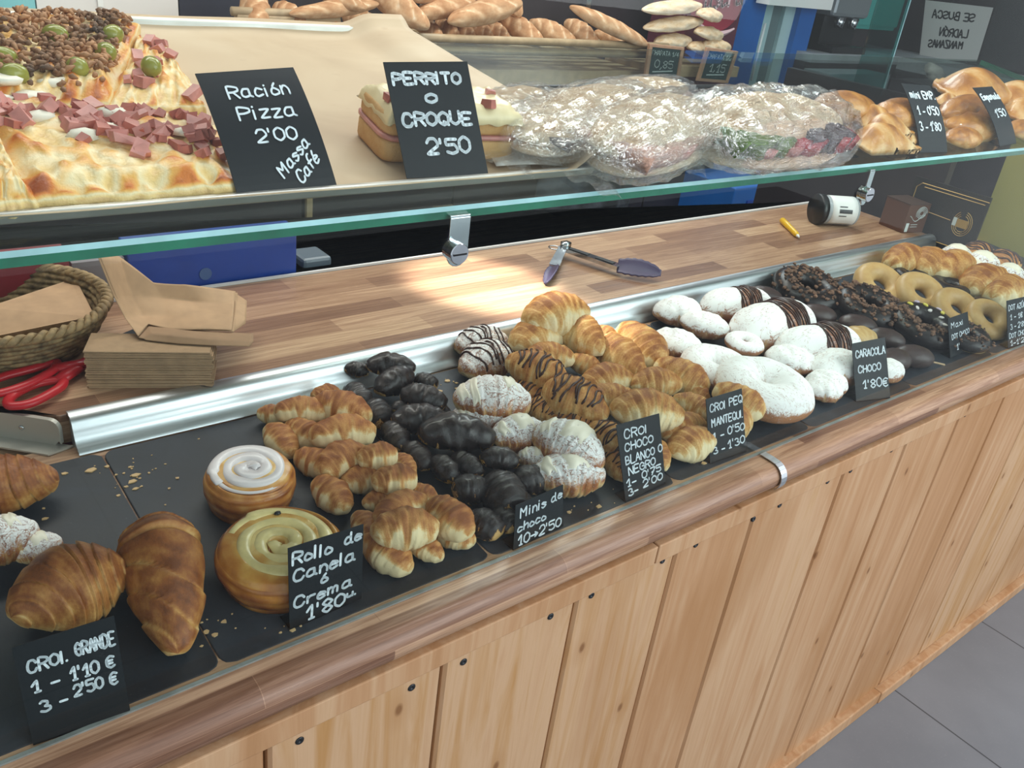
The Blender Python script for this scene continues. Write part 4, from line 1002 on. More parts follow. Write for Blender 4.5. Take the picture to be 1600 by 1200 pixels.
o = b.build('paper_sheet', WHITEPAPER, None, True); s_ = o.modifiers.new('solid', 'SOLIDIFY'); s_.thickness = .0006; s_.offset = 1
tag(o, 'white paper sheet under the ham toast', 'paper')

def quadp(q, u, v, h, base=.005): return q[0].lerp(q[1], u).lerp(q[3].lerp(q[2], u), v) + Vector(SHN) * (h)
def pizza_slab(name, quad, th, label, seed, crust_edges='f', bump=.006):
    """baked slab on a footprint: bubbly cheese top, bready sides"""
    qs = [shelf(x, y, .006) for x, y in quad]; b = MB(); cr = []; NU, NV = 56, 40
    def P(u, v, h):
        e = min(u, 1 - u, v, 1 - v); p = quadp(qs, u, v, h); w_ = .003 * nz((u * 7, v * 7, 0), 1.3, seed)
        return p + Vector((w_, w_ * .6, 0))
    for i in range(NU):
        for j in range(NV):
            u, v = i / (NU - 1), j / (NV - 1); e = min(u, 1 - u, v, 1 - v); n1 = nz((u * 6, v * 4, 0), 1.6, seed); n2 = nz((u * 15, v * 11, 0), 1.4, seed + 3)
            h = th * (.62 + .38 * sstep(0, .10, e)) + bump * (n1 + .5 * n2)
            b.v.append(tuple(P(u, v, h))); cr.append(max(.03, min(1, .42 + .62 * n1 + .25 * n2 + .25 * sstep(.09, .0, e))))
    for i in range(NU - 1):
        for j in range(NV - 1): b.f.append((i * NV + j, (i + 1) * NV + j, (i + 1) * NV + j + 1, i * NV + j + 1))
    rim = [(i / (NU - 1), 0) for i in range(NU)] + [(1, j / (NV - 1)) for j in range(1, NV)] + [(i / (NU - 1), 1) for i in range(NU - 2, -1, -1)] + [(0, j / (NV - 1)) for j in range(NV - 2, 0, -1)]
    idx = [int(round(u * (NU - 1))) * NV + int(round(v * (NV - 1))) for u, v in rim]; m = len(idx)
    prev = idx
    for k, (f, g) in enumerate(((.45, .004), (.12, .005), (0.0, .0))):
        cur = []
        for (u, v), t0 in zip(rim, idx):
            cu, cv = u - .5, v - .5; p = P(u, v, th * f * .9 + .0005); d = (p - quadp(qs, .5, .5, 0)); d = d - Vector(SHN) * d.dot(Vector(SHN))
            p += d.normalized() * g * (1 + .6 * nz((u * 14, v * 14, k), 1.2, seed)); cur.append(len(b.v)); b.v.append(tuple(p)); cr.append((.12, .25, .6)[k] + .2 * nz((u * 11, v * 11, k), 1.5, seed))
        for a in range(m): b.f.append((prev[a], prev[(a + 1) % m], cur[(a + 1) % m], cur[a]))
        prev = cur
    b.f.append(tuple(prev)); b.m = [0] * len(b.f)
    o = empty(name, quadp(qs, .5, .5, 0), label, 'pizza', 'pizza slabs')
    o2 = b.build('pizza_base', PIZ, o, True, attrs={'crust': cr, 'sugar': [0] * len(cr)}); o2.location = -o.location
    top = lambda u, v: quadp(qs, u, v, th * (.62 + .38 * sstep(0, .10, min(u, 1 - u, v, 1 - v))) + bump * (nz((u * 6, v * 4, 0), 1.6, seed) + .5 * nz((u * 15, v * 11, 0), 1.4, seed + 3)))
    return o, top
def ham_meshes():
    out = []
    for k in range(4):
        b = MB(); rg = random.Random(k)
        b.box((0, 0, 0), (.011 + .004 * (k % 2), .009, .006 + .002 * (k // 2)))
        b.v = [(x * rg.uniform(.75, 1.2), y * rg.uniform(.75, 1.2), z * rg.uniform(.8, 1.2)) for x, y, z in b.v]
        me = b.mesh('ham_cube', HAM if k % 2 else HAMB, False); out.append(me)
    return out
HAMS = ham_meshes()
def scatter(parent, top, name, meshes, pts, seed, lift=.002, sc_=1.0):
    rg = random.Random(seed)
    for u, v in pts:
        o = link(name, rg.choice(meshes), parent); p = top(u, v) + Vector(SHN) * lift
        o.location = p - parent.location; o.rotation_euler = (rg.uniform(-.6, .6), rg.uniform(-.6, .6), rg.uniform(0, 6.28)); s = sc_ * rg.uniform(.8, 1.35); o.scale = (s, s, s)
def feta(parent, top, pts, seed):
    for k, (u, v) in enumerate(pts):
        b = MB(); b.ball((0, 0, 0), (.013, .009, .0045), 10, 0, .5, None, seed + k); o = b.build('soft_cheese_patch', FETA, parent, True); o.location = top(u, v) - parent.location + Vector(SHN) * .0005
rg = random.Random(3)
front, ftop = pizza_slab('ham_pizza', [(55, 334), (364, 309), (334, 214), (-70, 178)], .02, 'large ham and cheese pizza slab along the tray front', 2)
pts = []
while len(pts) < 92:
    u, v = rg.random(), rg.random()
    if v > .45 + .25 * math.sin(u * 5 + 1) * .6 or (rg.random() < .16 and v > .12): pts.append((u * .96 + .02, v * .93 + .03))
scatter(front, ftop, 'ham_cube', HAMS, pts, 5, .002, .82)
feta(front, ftop, [(.25, .72), (.52, .62), (.55, .8), (.38, .5), (.12, .9), (.86, .55)], 4)
corner, ctop = pizza_slab('cheese_pizza', [(-80, 352), (56, 336), (0, 250), (-80, 244)], .022, 'cheese pizza slab cut off by the picture edge at the tray corner', 6, bump=.004)
tunap, ttop = pizza_slab('tuna_pizza', [(-60, 190), (168, 182), (216, 56), (-60, 52)], .022, 'pizza slab covered in shredded tuna with green olives', 9, bump=.005)
b = MB(); rg = random.Random(7)
for k in range(800):
    u, v = rg.random() * .97, rg.random() ** .8
    if v < .16 and rg.random() < .8: continue
    p = ttop(u, min(v, .98)) + Vector(SHN) * rg.uniform(.0, .006) - tunap.location; L_ = rg.uniform(.004, .012)
    a, e_ = rg.uniform(0, 6.28), rg.uniform(-.5, .7); d_ = Vector((math.cos(a) * math.cos(e_), math.sin(a) * math.cos(e_), math.sin(e_))) * L_
    b.tube([p - d_ * .5, p + Vector((rg.uniform(-.001, .001), 0, .001)), p + d_ * .5], [.0012, .0026, .0008], 5)
o = b.build('shredded_tuna', TUNA, tunap, True); o['kind'] = 'stuff'
for k, (px, py) in enumerate([(22, 116), (121, 106), (165, 82), (86, 54), (3, 90), (176, 54), (236, 104)]):
    b = MB(); b.ball((0, 0, 0), (.0115, .0088, .0085), 16, 0, .06, None, k)
    o = b.build('olive', OLV, tunap, True); o.location = shelf(px, py, .031) - tunap.location; o.rotation_euler = (.2, .1, .3 + k * .7)
feta(tunap, ttop, [(.12, .12), (.3, .08), (.45, .03), (.62, .12), (.2, .22)], 9)
mid, mtop = pizza_slab('ham_pizza_strip', [(170, 184), (318, 180), (262, 98), (217, 74)], .016, 'ham pizza strip beside the tuna and olive slab', 12, bump=.004)
scatter(mid, mtop, 'ham_cube', HAMS, [(.15, .2), (.25, .3), (.35, .18), (.3, .45), (.2, .55), (.45, .3), (.5, .5), (.9, .06), (.6, .8), (.75, .9), (.55, .95), (.4, .85), (.85, .7)], 8, .002, .8)

# ------------------------------------------------------------------ ham-and-cheese toasts behind their price card
def toast(pxl, pxr, front_y, h, label, seed, n=2, depth=.07):
    o_ = None; a, c = shelf(pxl, front_y, .006), shelf(pxr, front_y, .006); xv = (c - a); W = xv.length; xv.normalize(); up = Vector(SHN); yv = up.cross(xv)
    o_ = empty('ham_toast', (a + c) / 2, label, 'toast', 'ham and cheese toasts'); M = Matrix((xv, yv, up)).transposed().to_4x4()
    def slice_(z0, th, s, w_, mat, name):
        b = MB(); cr = []; n1 = 40
        ol = []
        for k in range(n1):
            t = 2 * math.pi * k / n1; cxp, syp = math.cos(t), math.sin(t); p = .35
            x = math.copysign(abs(cxp) ** p, cxp) * W / 2 * w_ * (1 + .03 * nz((cxp, syp, s), 2)); y = math.copysign(abs(syp) ** p, syp) * depth / 2 * w_ + depth / 2
            ol.append((x, y))
        lev = [(0, .97), (th * .15, 1), (th * .85, 1), (th, .96), (th * 1.02, .8)]
        for z, f in lev:
            for x, y in ol: b.v.append((x * f, (y - depth / 2) * f + depth / 2, z0 + z + .001 * nz((x * 60, y * 60, s), 1))); cr.append(.62 if f > .95 else .15)
        L = len(lev)
        for i in range(L - 1):
            for k in range(n1): b.f.append((i * n1 + k, i * n1 + (k + 1) % n1, (i + 1) * n1 + (k + 1) % n1, (i + 1) * n1 + k))
        b.f += [tuple(range(n1 - 1, -1, -1)), tuple((L - 1) * n1 + k for k in range(n1))]; b.m = [0] * len(b.f)
        q_ = b.build(name, mat, o_, True, attrs={'crust': cr, 'sugar': [0] * len(cr)}); q_.matrix_local = M; return q_
    slice_(0, .018, seed, 1, TOAST, 'bread_slice'); slice_(.0185, .004, seed + 5, 1.03, HAM, 'ham_slice'); slice_(.023, .018, seed + 1, .98, TOAST, 'bread_slice')
    b = MB()
    def f(u, v):
        e_ = min(u, 1 - u, v, 1 - v); return ((u - .5) * W * 1.02, v * depth * 1.02 - .002, .041 + .008 * sstep(0, .2, e_) - .007 * sstep(.06, 0, e_) + .003 * nz((u * 5, v * 5, seed), 1.5))
    b.grid(f, 24, 20); q_ = b.build('melted_cheese', MELT, o_, True); q_.matrix_local = M; s_ = q_.modifiers.new('solid', 'SOLIDIFY'); s_.thickness = .003
    for k, (u, v) in enumerate([(.2, .3), (.75, .55), (.5, .15)]):
        q_ = link('ham_cube', HAMS[k], o_); q_.location = M @ Vector(((u - .5) * W, v * depth, .049)); q_.rotation_euler = (.2, .1, k)
toast(597, 684, 254, .045, 'ham and cheese toast whose double bread shows beside the hot-dog price card', 1)
toast(700, 806, 250, .045, 'ham and cheese toast with melted cheese top beside the wrapped sandwiches', 2)

# ------------------------------------------------------------------ second tray with sandwiches in cling film
q = [shelf(915, 272), shelf(1345, 240), shelf(1250, 172), shelf(820, 196)]
ya, yb = q[0].y, q[0].y + .20
q = [shp_(.628, ya + .006, .001), shp_(1.085, ya + .006, .001), shp_(1.085, yb, .001), shp_(.628, yb, .001)]
rim_tray('black_tray', DARKSTEEL, q, .010, .006, 'black tray under the film-wrapped sandwiches', 'tray')
me_top, _ = capsule('bread_top', CIAB, .30, .17, .42, 2, 3, 0, flat=.25, lump=.09)
me_bot, _ = capsule('bread_bottom', CIAB, .30, .10, .42, 2, 9, 0, flat=.6, lump=.06)
def film_mesh():
    b = MB(); nu, nv = 60, 40
    for i in range(nu):
        u = -1 + 2 * i / (nu - 1); k = max(.0, 1 - abs(u) ** 5) ** .5 * .95 + .05; fl = 1 + .0 * abs(u)
        for j in range(nv):
            a = 2 * math.pi * j / nv; w_ = .02 * nz((u * 3, math.cos(a) * 2, math.sin(a) * 2), 2.5, 4) + .012 * math.sin(a * 17 + u * 9)
            y, z = (.345 * k + w_) * math.cos(a), (.235 * k + w_) * math.sin(a); z = max(z, -.115)
            b.v.append((u * .545, y, z + .015))
    for i in range(nu - 1):
        for j in range(nv): b.f.append((i * nv + j, i * nv + (j + 1) % nv, (i + 1) * nv + (j + 1) % nv, (i + 1) * nv + j))
    b.m = [0] * len(b.f)
    # flared loose tail of film under one end
    n0 = len(b.v)
    def tail(u, v): return Vector((-.5 - .12 * u, (v - .5) * (.25 + .35 * u), -.1 + .02 * math.sin(v * 20) * u))
    b.grid(tail, 8, 24)
    return b.mesh('cling_film', FILM)
FM = film_mesh()
def filling(name, mats, seed, y0=-.30, z0=.02):
    out = []; rg = random.Random(seed)
    for k, (x0, x1, mat, nm, th) in enumerate(mats):
        b = MB()
        def f(u, v): return Vector((lerp(x0, x1, u), y0 + .5 * v + .02 * math.sin(u * 14 + k), z0 + th * .6 * (1 - (2 * v - .9) ** 2 * .4) + .018 * nz((u * 6, v * 3, k), 1.6, seed)))
        b.grid(f, 20, 14); me = b.mesh(nm, mat); out.append((nm, me, th))
    return out
def sandwich(p1, p2, h, label, fills, fat=1.0, tall=1.0, roll=0.0, open_=.035, film=1.0):
    o = empty('wrapped_sandwich', (0, 0, 0), label, 'sandwich', 'sandwiches wrapped in cling film')
    t_ = link('bread_top', me_top, o); t_.location = (0, .02, open_); t_.rotation_euler = (.10, 0, 0); t2 = link('bread_bottom', me_bot, o); t2.location = (0, 0, -.055)
    for nm, me, th in filling('f', fills, len(label)):
        q_ = link(nm, me, o); s_ = q_.modifiers.new('solid', 'SOLIDIFY'); s_.thickness = th; s_.offset = 0
    q_ = link('cling_film', FM, o); q_.scale = (1.02, 1.05, film); q_.location = (0, 0, .115 * (film - 1))
    place(o, p1, p2, h, h, fat, tall, roll, shelf, SHN); return o
sandwich((756, 182), (856, 154), 3.6, 'floury sandwich furthest back beside the ham toast', [(-.4, .4, TURK, 'cooked_meat', .04)], .72, .6)
sandwich((808, 222), (1000, 160), 2.6, 'film-wrapped sandwich next to the white paper sheet', [(-.42, .42, AUB, 'dark_filling', .04), (-.3, .3, HAM, 'ham', .03)], .55, .46)
sandwich((930, 150), (1072, 140), 3.0, 'film-wrapped sandwich lying behind the others on the black tray', [(-.4, .4, TURK, 'cooked_meat', .04)], .5, .4)
sandwich((936, 250), (1096, 186), 2.6, 'film-wrapped sandwich with cooked meat in the middle of the black tray', [(-.47, .3, TURK, 'cooked_meat', .10), (-.3, .42, HAM, 'ham', .05)], .62, .56, 0, .07, 1.08)
sandwich((1088, 224), (1296, 212), 2.8, 'film-wrapped sandwich with green and red peppers', [(-.45, -.08, PEPG, 'green_pepper', .12), (-.06, .42, PEPR, 'red_pepper', .11), (.0, .34, AUB, 'dark_filling', .15), (-.3, .1, HAM, 'ham', .05)], .68, .66, 0, .11, 1.28)

# ------------------------------------------------------------------ empanadas
def empanada_mesh(seed):
    b = MB(); cr = []; nu, nv = 40, 16
    for i in range(nu):
        t = math.pi * i / (nu - 1)
        for j in range(nv):
            r = j / (nv - 1)
            x, y = .5 * math.cos(t) * (.04 + .96 * r), -.18 + .44 * math.sin(t) * (.02 + .98 * r)
            dome = .21 * max(0, 1 - ((r - .45) / .48) ** 2) * (math.sin(t) ** .5 if t not in (0, math.pi) else 0)
            crimp = .010 * (1 + math.sin(t * 22)) * sstep(.86, .97, r)
            b.v.append((x, y, dome + .03 + crimp * .8 + .012 * nz((x * 5, y * 5, 0), 1, seed))); cr.append(max(0, min(1, .42 + .9 * dome + .5 * nz((x * 4, y * 4, 1), 1.3, seed))))
    for i in range(nu - 1):
        for j in range(nv - 1): b.f.append((i * nv + j, (i + 1) * nv + j, (i + 1) * nv + j + 1, i * nv + j + 1))
    n0 = len(b.v)
    for i in range(nu):
        for j in range(nv):
            x, y, z = b.v[i * nv + j]; b.v.append((x, y, -.03 if j < nv - 2 else z - .04)); cr.append(.5)
    for i in range(nu - 1):
        for j in range(nv - 1): b.f.append((n0 + i * nv + j, n0 + i * nv + j + 1, n0 + (i + 1) * nv + j + 1, n0 + (i + 1) * nv + j))
        b.f.append((i * nv + nv - 1, (i + 1) * nv + nv - 1, n0 + (i + 1) * nv + nv - 1, n0 + i * nv + nv - 1))
    for e_ in (0, nu - 1):
        for j in range(nv - 1): b.f.append((e_ * nv + j, e_ * nv + j + 1, n0 + e_ * nv + j + 1, n0 + e_ * nv + j))
    # straight folded side, bulging
    for j in range(nv - 1): b.f.append((j, n0 + j, n0 + j + 1, j + 1))
    b.m = [0] * len(b.f)
    return b.mesh('mini_empanada', EMP, attrs={'crust': cr, 'sugar': [0] * len(cr)})
me_pill, _ = capsule('empanada', EMP, .27, .2, .7, 2, 12, .0, lump=.13)
EP = [proto('mini_empanada', empanada_mesh(1)), proto('mini_empanada', empanada_mesh(5)), proto('stuffed_bun', me_pill)]
G = 'small empanadas on the glass shelf'
for p1, p2, h, v, fat, lab in [
 ((1272, 168), (1364, 180), 4.5, 2, 1.1, 'long smooth stuffed bun behind the pepper sandwich'),
 ((1290, 186), (1344, 192), 2.2, 0, 1.1, 'mini empanada next to the film of the pepper sandwich under the long bun'),
 ((1310, 204), (1350, 208), 1.8, 1, 1.1, 'mini empanada tucked beside the film end of the pepper sandwich'),
 ((1330, 190), (1390, 194), 3.4, 1, 1.25, 'pale mini empanada in the second row from the shelf edge'),
 ((1350, 208), (1408, 202), 3.0, 0, 1.1, 'glossy rounded empanada above the foremost one'),
 ((1332, 226), (1412, 236), 1.6, 0, 1.3, 'foremost mini empanada showing its filling at the shelf edge'),
 ((1372, 182), (1438, 172), 4.4, 2, 1.1, 'golden ridged empanada behind the mini-empanada price card'),
 ((1380, 206), (1436, 206), 2.0, 0, 1.1, 'mini empanada half behind the mini-empanada price card'),
 ((1394, 222), (1434, 222), 1.2, 1, 1.0, 'mini empanada at the foot of the mini-empanada price card'),
 ((1474, 182), (1548, 172), 3.0, 2, 1.0, 'pale smooth empanada between the two shelf price cards, upper'),
 ((1478, 198), (1556, 196), 1.8, 2, 1.1, 'pale smooth empanada between the two shelf price cards, middle'),
 ((1480, 218), (1528, 218), 1.2, 2, 1.1, 'pale smooth empanada between the two shelf price cards, lowest'),
 ((1474, 150), (1560, 154), 3.4, 0, 1.3, 'large browned folded empanada at the back between the price cards'),
 ((1460, 160), (1496, 166), 2.6, 1, 1.0, 'mini empanada behind the upper corner of the mini-empanada card'),
 ((1560, 164), (1612, 152), 3.2, 0, 1.3, 'large browned empanada behind the full-size empanada price card'),
 ((1574, 182), (1616, 174), 2.4, 1, 1.2, 'golden empanada beside the full-size empanada price card'),
 ((1578, 206), (1620, 206), 1.6, 2, 1.2, 'orange-brown empanada cut by the picture edge on the shelf'),
]:
    p2 = (p2[0], p1[1] + (129 - p1[1]) * (p2[0] - p1[0]) / (2600 - p1[0]) + (p2[1] - p1[1]) * .35)
    o = thing_from(EP[v], lab, 'empanada', G); place(o, p1, p2, h * .8, h * .8, fat * (1 if v != 2 else .78), .95 if v != 2 else .85, 0, shelf, SHN)

# ------------------------------------------------------------------ on the worktop
# woven basket with a kraft sheet
bc_ = Vector((.170, .655, WZ)); o = empty('seagrass_basket', bc_, 'round coiled seagrass basket holding kraft paper on the worktop', 'basket')
H = .058; R0, R1 = .090, .127
outp = []; inn = []
for k in range(60):
    t = k / 59; r = lerp(R0, R1, t ** .7); bmp = .0025 * abs(math.sin(t * math.pi * 8)); outp.append((r + bmp, .002 + H * t)); inn.append((r - .008 - bmp, .006 + H * t))
prof = [(.0005, .0)] + outp + inn[::-1] + [(.0005, .006)]
b = MB(); n_ = 72; P = []
for r, z in prof:
    for k in range(n_):
        a = 2 * math.pi * k / n_; q_ = .0012 * math.sin(a * 46 + z * 500) if r > .05 else 0; P.append(((r + q_) * math.cos(a), (r + q_) * math.sin(a), z))
N = len(prof); b.add(P, [(i * n_ + k, i * n_ + (k + 1) % n_, (i + 1) * n_ + (k + 1) % n_, (i + 1) * n_ + k) for i in range(N - 1) for k in range(n_)])
b.build('coiled_body', WICK, o, True)
b = MB()
for s_ in range(2):
    pts = [((R1 - .004 + .0042 * math.cos(a * 30 + s_ * math.pi)) * math.cos(a), (R1 - .004 + .0042 * math.cos(a * 30 + s_ * math.pi)) * math.sin(a), H + .003 + .003 * math.sin(a * 30 + s_ * math.pi)) for a in [2 * math.pi * k / 360 for k in range(361)]]
    b.tube(pts, .0042, 6)
b.build('braided_rim', plain('seagrass_braid', '#a68a62', .7, nscale=90, namt=.25), o, True)
b = MB(); q = [on_z(-20, 528, WZ + .032), on_z(146, 494, WZ + .050), on_z(118, 434, WZ + .050), on_z(-20, 480, WZ + .048)]
for k in range(9):
    dz = Vector((.0006 * k, .0004 * k, -.0014 * k)); b.hexa([p + dz - Vector((0, 0, .0009)) for p in q], [p + dz for p in q])
tag(b.build('kraft_bag_pile', KRAFT), 'flat kraft paper bags lying in the seagrass basket', 'paper bags')

# scissors
o = empty('scissors', on_z(95, 588, WZ), 'scissors with red plastic handles beside the basket', 'scissors')
def loop(name, px, r, z):
    pts = [on_z(x, y, WZ + z) for x, y in px]; n = len(pts); sm = []
    for i in range(n):
        p0, p1, p2, p3 = pts[i - 1], pts[i], pts[(i + 1) % n], pts[(i + 2) % n]
        for k in range(6):
            t = k / 6; sm.append(.5 * ((2 * p1) + (p2 - p0) * t + (2 * p0 - 5 * p1 + 4 * p2 - p3) * t * t + (3 * p1 - p0 - 3 * p2 + p3) * t ** 3) - o.location)
    sm += sm[:2]; return sm
b = MB(); b.tube(loop('a', [(95, 594), (60, 599), (28, 613), (13, 626), (18, 634), (48, 630), (82, 613), (97, 602)], .006, .009), .0062, 10, flat=.8)
b.tube([on_z(x, y, WZ + z) - o.location for x, y, z in ((90, 596, .009), (112, 580, .010), (140, 562, .010))], [.008, .0095, .008], 10, flat=.7)
b.build('handle', RED, o, True)
b = MB(); b.tube(loop('b', [(86, 566), (48, 577), (6, 588), (-26, 602), (-22, 616), (10, 612), (48, 598), (84, 578)], .006, .014), .0062, 10, flat=.8)
b.tube([on_z(x, y, WZ + z) - o.location for x, y, z in ((82, 576, .014), (108, 572, .014), (140, 566, .013))], [.008, .0085, .007], 10, flat=.7)
b.build('handle', RED, o, True)
for dy, z in ((0, .009), (6, .0125)):
    b = MB(); A_, B2 = on_z(138, 564, WZ + z) - o.location, on_z(150 + dy, 548 + dy * .3, WZ + z) - o.location; d_ = (B2 - A_).normalized() * .06; sd = Vector((-d_.y, d_.x, 0)).normalized() * .007
    b.hexa([A_ - sd, A_ + d_, A_ + sd], [A_ - sd + Vector((0, 0, .0018)), A_ + d_ + Vector((0, 0, .0018)), A_ + sd + Vector((0, 0, .0018))]); b.build('blade', STEEL, o)

# stack of folded kraft bags, and the opened bag lying on it
BL, BR = on_z(137, 607, WZ), on_z(333, 607, WZ); xv = (BR - BL).normalized(); yv = Vector((-xv.y, xv.x, 0)); W = (BR - BL).length
b = MB(); rg = random.Random(2)
for k in range(22):
    z = WZ + .0023 * k; j = rg.uniform(-.0015, .0015); j2 = rg.uniform(-.0012, .0012)
    A_ = BL + xv * j + yv * j2 + Vector((0, 0, 0)); B2 = BR + xv * (j + rg.uniform(-.002, .002)) + yv * j2
    q = [A_, B2, B2 + yv * .052, A_ + yv * .052]; q = [Vector((p.x, p.y, z + .0002)) for p in q]
    sag = .0008 * math.sin(k)
    b.hexa(q, [p + Vector((0, 0, .0017)) for p in q])
tag(b.build('kraft_bag_stack', KRAFT_EDGE), 'neat stack of folded kraft paper bags behind the metal trim', 'paper bags')
o = empty('opened_kraft_bag', on_z(280, 500, WZ + .055), 'opened kraft paper bag flaring up beside the seagrass basket', 'paper bag')
rows = [[(216, 526, .056), (232, 508, .056), (262, 512, .056), (300, 516, .056), (362, 517, .056)],
        [(196, 500, .066), (222, 492, .060), (262, 492, .058), (305, 494, .057), (364, 498, .057)],
        [(177, 462, .095), (205, 462, .080), (255, 467, .068), (300, 470, .062), (366, 477, .058)],
        [(150, 394, .150), (186, 402, .125), (238, 441, .090), (288, 443, .085), (368, 457, .060)]]
def bez(rows, u, v):
    n, m = len(rows), len(rows[0]); x = u * (m - 1); y = v * (n - 1); i = min(int(x), m - 2); j = min(int(y), n - 2); fx, fy = x - i, y - j
    fx = fx * fx * (3 - 2 * fx) * .5 + fx * .5
    P = [[on_z(c[0], c[1], WZ + c[2]) for c in rows[j + b_][i:i + 2]] for b_ in (0, 1)]
    return P[0][0].lerp(P[0][1], fx).lerp(P[1][0].lerp(P[1][1], fx), fy)
for k, (dx, dz) in enumerate(((0, 0), (.004, -.004))):
    b = MB(); b.grid(lambda u, v: bez(rows, u, v) + Vector((dx, dx * .6, dz + .0015 * math.sin(u * 9 + v * 5))) - o.location, 40, 26)
    q_ = b.build('front_sheet' if k == 0 else 'back_sheet', KRAFT, o, True); s_ = q_.modifiers.new('solid', 'SOLIDIFY'); s_.thickness = .0005
lip = [[(216, 527, .055), (232, 509, .055), (262, 512, .055), (330, 518, .055), (396, 521, .052)], [(224, 529, .053), (236, 521, .058), (270, 524, .060), (330, 530, .058), (396, 533, .053)], [(228, 531, .0525), (242, 533, .0525), (280, 537, .0525), (336, 540, .0525), (390, 541, .05)]]
b = MB(); b.grid(lambda u, v: bez(lip, u, v) - o.location, 30, 14); q_ = b.build('folded_lip', plain('kraft_paper_inside', '#a88667', .8, nscale=40, namt=.06), o, True); s_ = q_.modifiers.new('solid', 'SOLIDIFY'); s_.thickness = .0005
b = MB(); q = [on_z(362, 520, WZ + .05), on_z(384, 505, WZ + .045), on_z(386, 470, WZ + .05), on_z(368, 458, WZ + .058)]
b.grid(lambda u, v: q[0].lerp(q[1], u).lerp(q[3].lerp(q[2], u), v) - o.location, 6, 6); q_ = b.build('side_gusset', KRAFT, o, True); s_ = q_.modifiers.new('solid', 'SOLIDIFY'); s_.thickness = .0005
# small dark board under the paper
b = MB(); q = [on_z(168, 566, WZ), on_z(236, 532, WZ), on_z(228, 508, WZ), on_z(160, 536, WZ)]; b.hexa([p for p in q], [p + Vector((0, 0, .002)) for p in q])
tag(b.build('black_tray_liner', BLACKCARD), 'black card sheet lying between the basket and the folded bags', 'card sheet')

# tongs
o = empty('serving_tongs', on_z(878, 388, WZ), 'steel serving tongs with purple tips lying open on the worktop', 'tongs')
piv = on_z(880, 386, WZ + .02); e1 = on_z(968, 416, WZ + .018); t1 = on_z(1033, 427, WZ + .018); e2 = on_z(866, 415, WZ + .012); t2 = on_z(853, 442, WZ + .006)
def arm(a, c, w0, w1, th=.0016):
    d_ = (c - a).normalized(); sd = d_.cross(Vector((0, 0, 1))).normalized(); b = MB()
    P = []
    for p, w_ in ((a, w0), (c, w1)): P.append((p - sd * w_, p + sd * w_))
    up = Vector((0, 0, .006))
    q = [P[0][0], P[1][0], P[1][1], P[0][1]]; b.hexa([p - o.location for p in q], [p - o.location + Vector((0, 0, th)) for p in q])
    for s_ in (0, 1):
        q2 = [P[0][s_], P[1][s_], P[1][s_] + (sd if s_ else -sd) * .0015, P[0][s_] + (sd if s_ else -sd) * .0015]; b.hexa([p - o.location - up for p in q2], [p - o.location + Vector((0, 0, th)) for p in q2])
    return b
a_ = arm(piv, e1, .007, .0095).build('arm', STEEL, o)
b = MB(); d_ = (e1 - piv); sd = d_.normalized().cross(Vector((0, 0, 1))).normalized()
for f0, f1 in ((.12, .46), (.6, .9)):
    q = [piv + d_ * f0 - sd * .0052, piv + d_ * f1 - sd * .0065, piv + d_ * f1 + sd * .0065, piv + d_ * f0 + sd * .0052]
    b.hexa([p - o.location + Vector((0, 0, .0014)) for p in q], [p - o.location + Vector((0, 0, .0030)) for p in q])
b.build('grip_inlay', BLACK, a_)
arm(piv, e2, .007, .0085).build('arm', STEEL, o)
def paddle(a, c, w_, tw):
    b = MB(); d_ = c - a; L = d_.length; d_.normalize(); sd = d_.cross(Vector((0, 0, 1))).normalized(); sd = (sd * math.cos(tw) - Vector((0, 0, 1)) * math.sin(tw)).normalized(); n = 24; ol = []
    for k in range(n + 1):
        t = k / n; wd = w_ * (.42 + .58 * math.sin(math.pi * min(1, max(0, (t - .02) * .80 + .2)) ) ** .9) * (1 if t < .95 else .75) * (1 + .05 * math.sin(t * 40)); ol.append((a + d_ * (L * t), wd, .003 * math.sin(math.pi * t)))
    def f(u, v): p, wd, hz = ol[int(round(u * n))]; return p + sd * (wd * (2 * v - 1)) + Vector((0, 0, -.004 * (1 - (2 * v - 1) ** 2) + hz)) - o.location
    b.grid(f, n + 1, 10); q_ = b.build('silicone_tip', PURPLE, o, True); s_ = q_.modifiers.new('solid', 'SOLIDIFY'); s_.thickness = .003
paddle(e1 - (t1 - e1) * .05, t1, .0185, .75); paddle(e2, t2, .012, .3)
b = MB(); b.lathe([(.0005, -.008), (.0045, -.008), (.0045, .008), (.0005, .008)], 14, 0, Matrix.Translation(piv - o.location)); b.box(piv - o.location + Vector((0.006, 0, .004)), (.016, .014, .012), 0)
b.build('hinge', STEEL, o, True)
b = MB(); c0 = piv - o.location + Vector((-.012, .012, -.004)); b.tube([c0 + Vector((.011 * math.cos(a), .011 * math.sin(a), 0)) for a in [2 * math.pi * k / 24 for k in range(25)]], .0014, 6); b.build('hanging_ring', STEEL, o, True)

# yellow marker pen
A_, B2 = on_z(1222, 344, WZ + .008), on_z(1248, 370, WZ + .006)
o = empty('marker_pen', (A_ + B2) / 2, 'yellow marker pen lying on the worktop', 'pen'); d_ = B2 - A_; Mr = Matrix.Translation(A_ - o.location) @ d_.to_track_quat('Z', 'Y').to_matrix().to_4x4(); L = d_.length
b = MB(); b.lathe([(.0005, 0), (.0062, 0), (.0072, L * .02), (.0072, L * .38), (.0066, L * .39), (.0066, L * .84), (.0045, L * .93), (.0005, L * .93)], 20, 0, Mr); b.build('barrel', YELLOW, o, True)
b = MB(); b.lathe([(.0005, L * .92), (.0042, L * .92), (.0024, L), (.0005, L)], 14, 0, Mr); b.build('nib', WHITE, o, True)

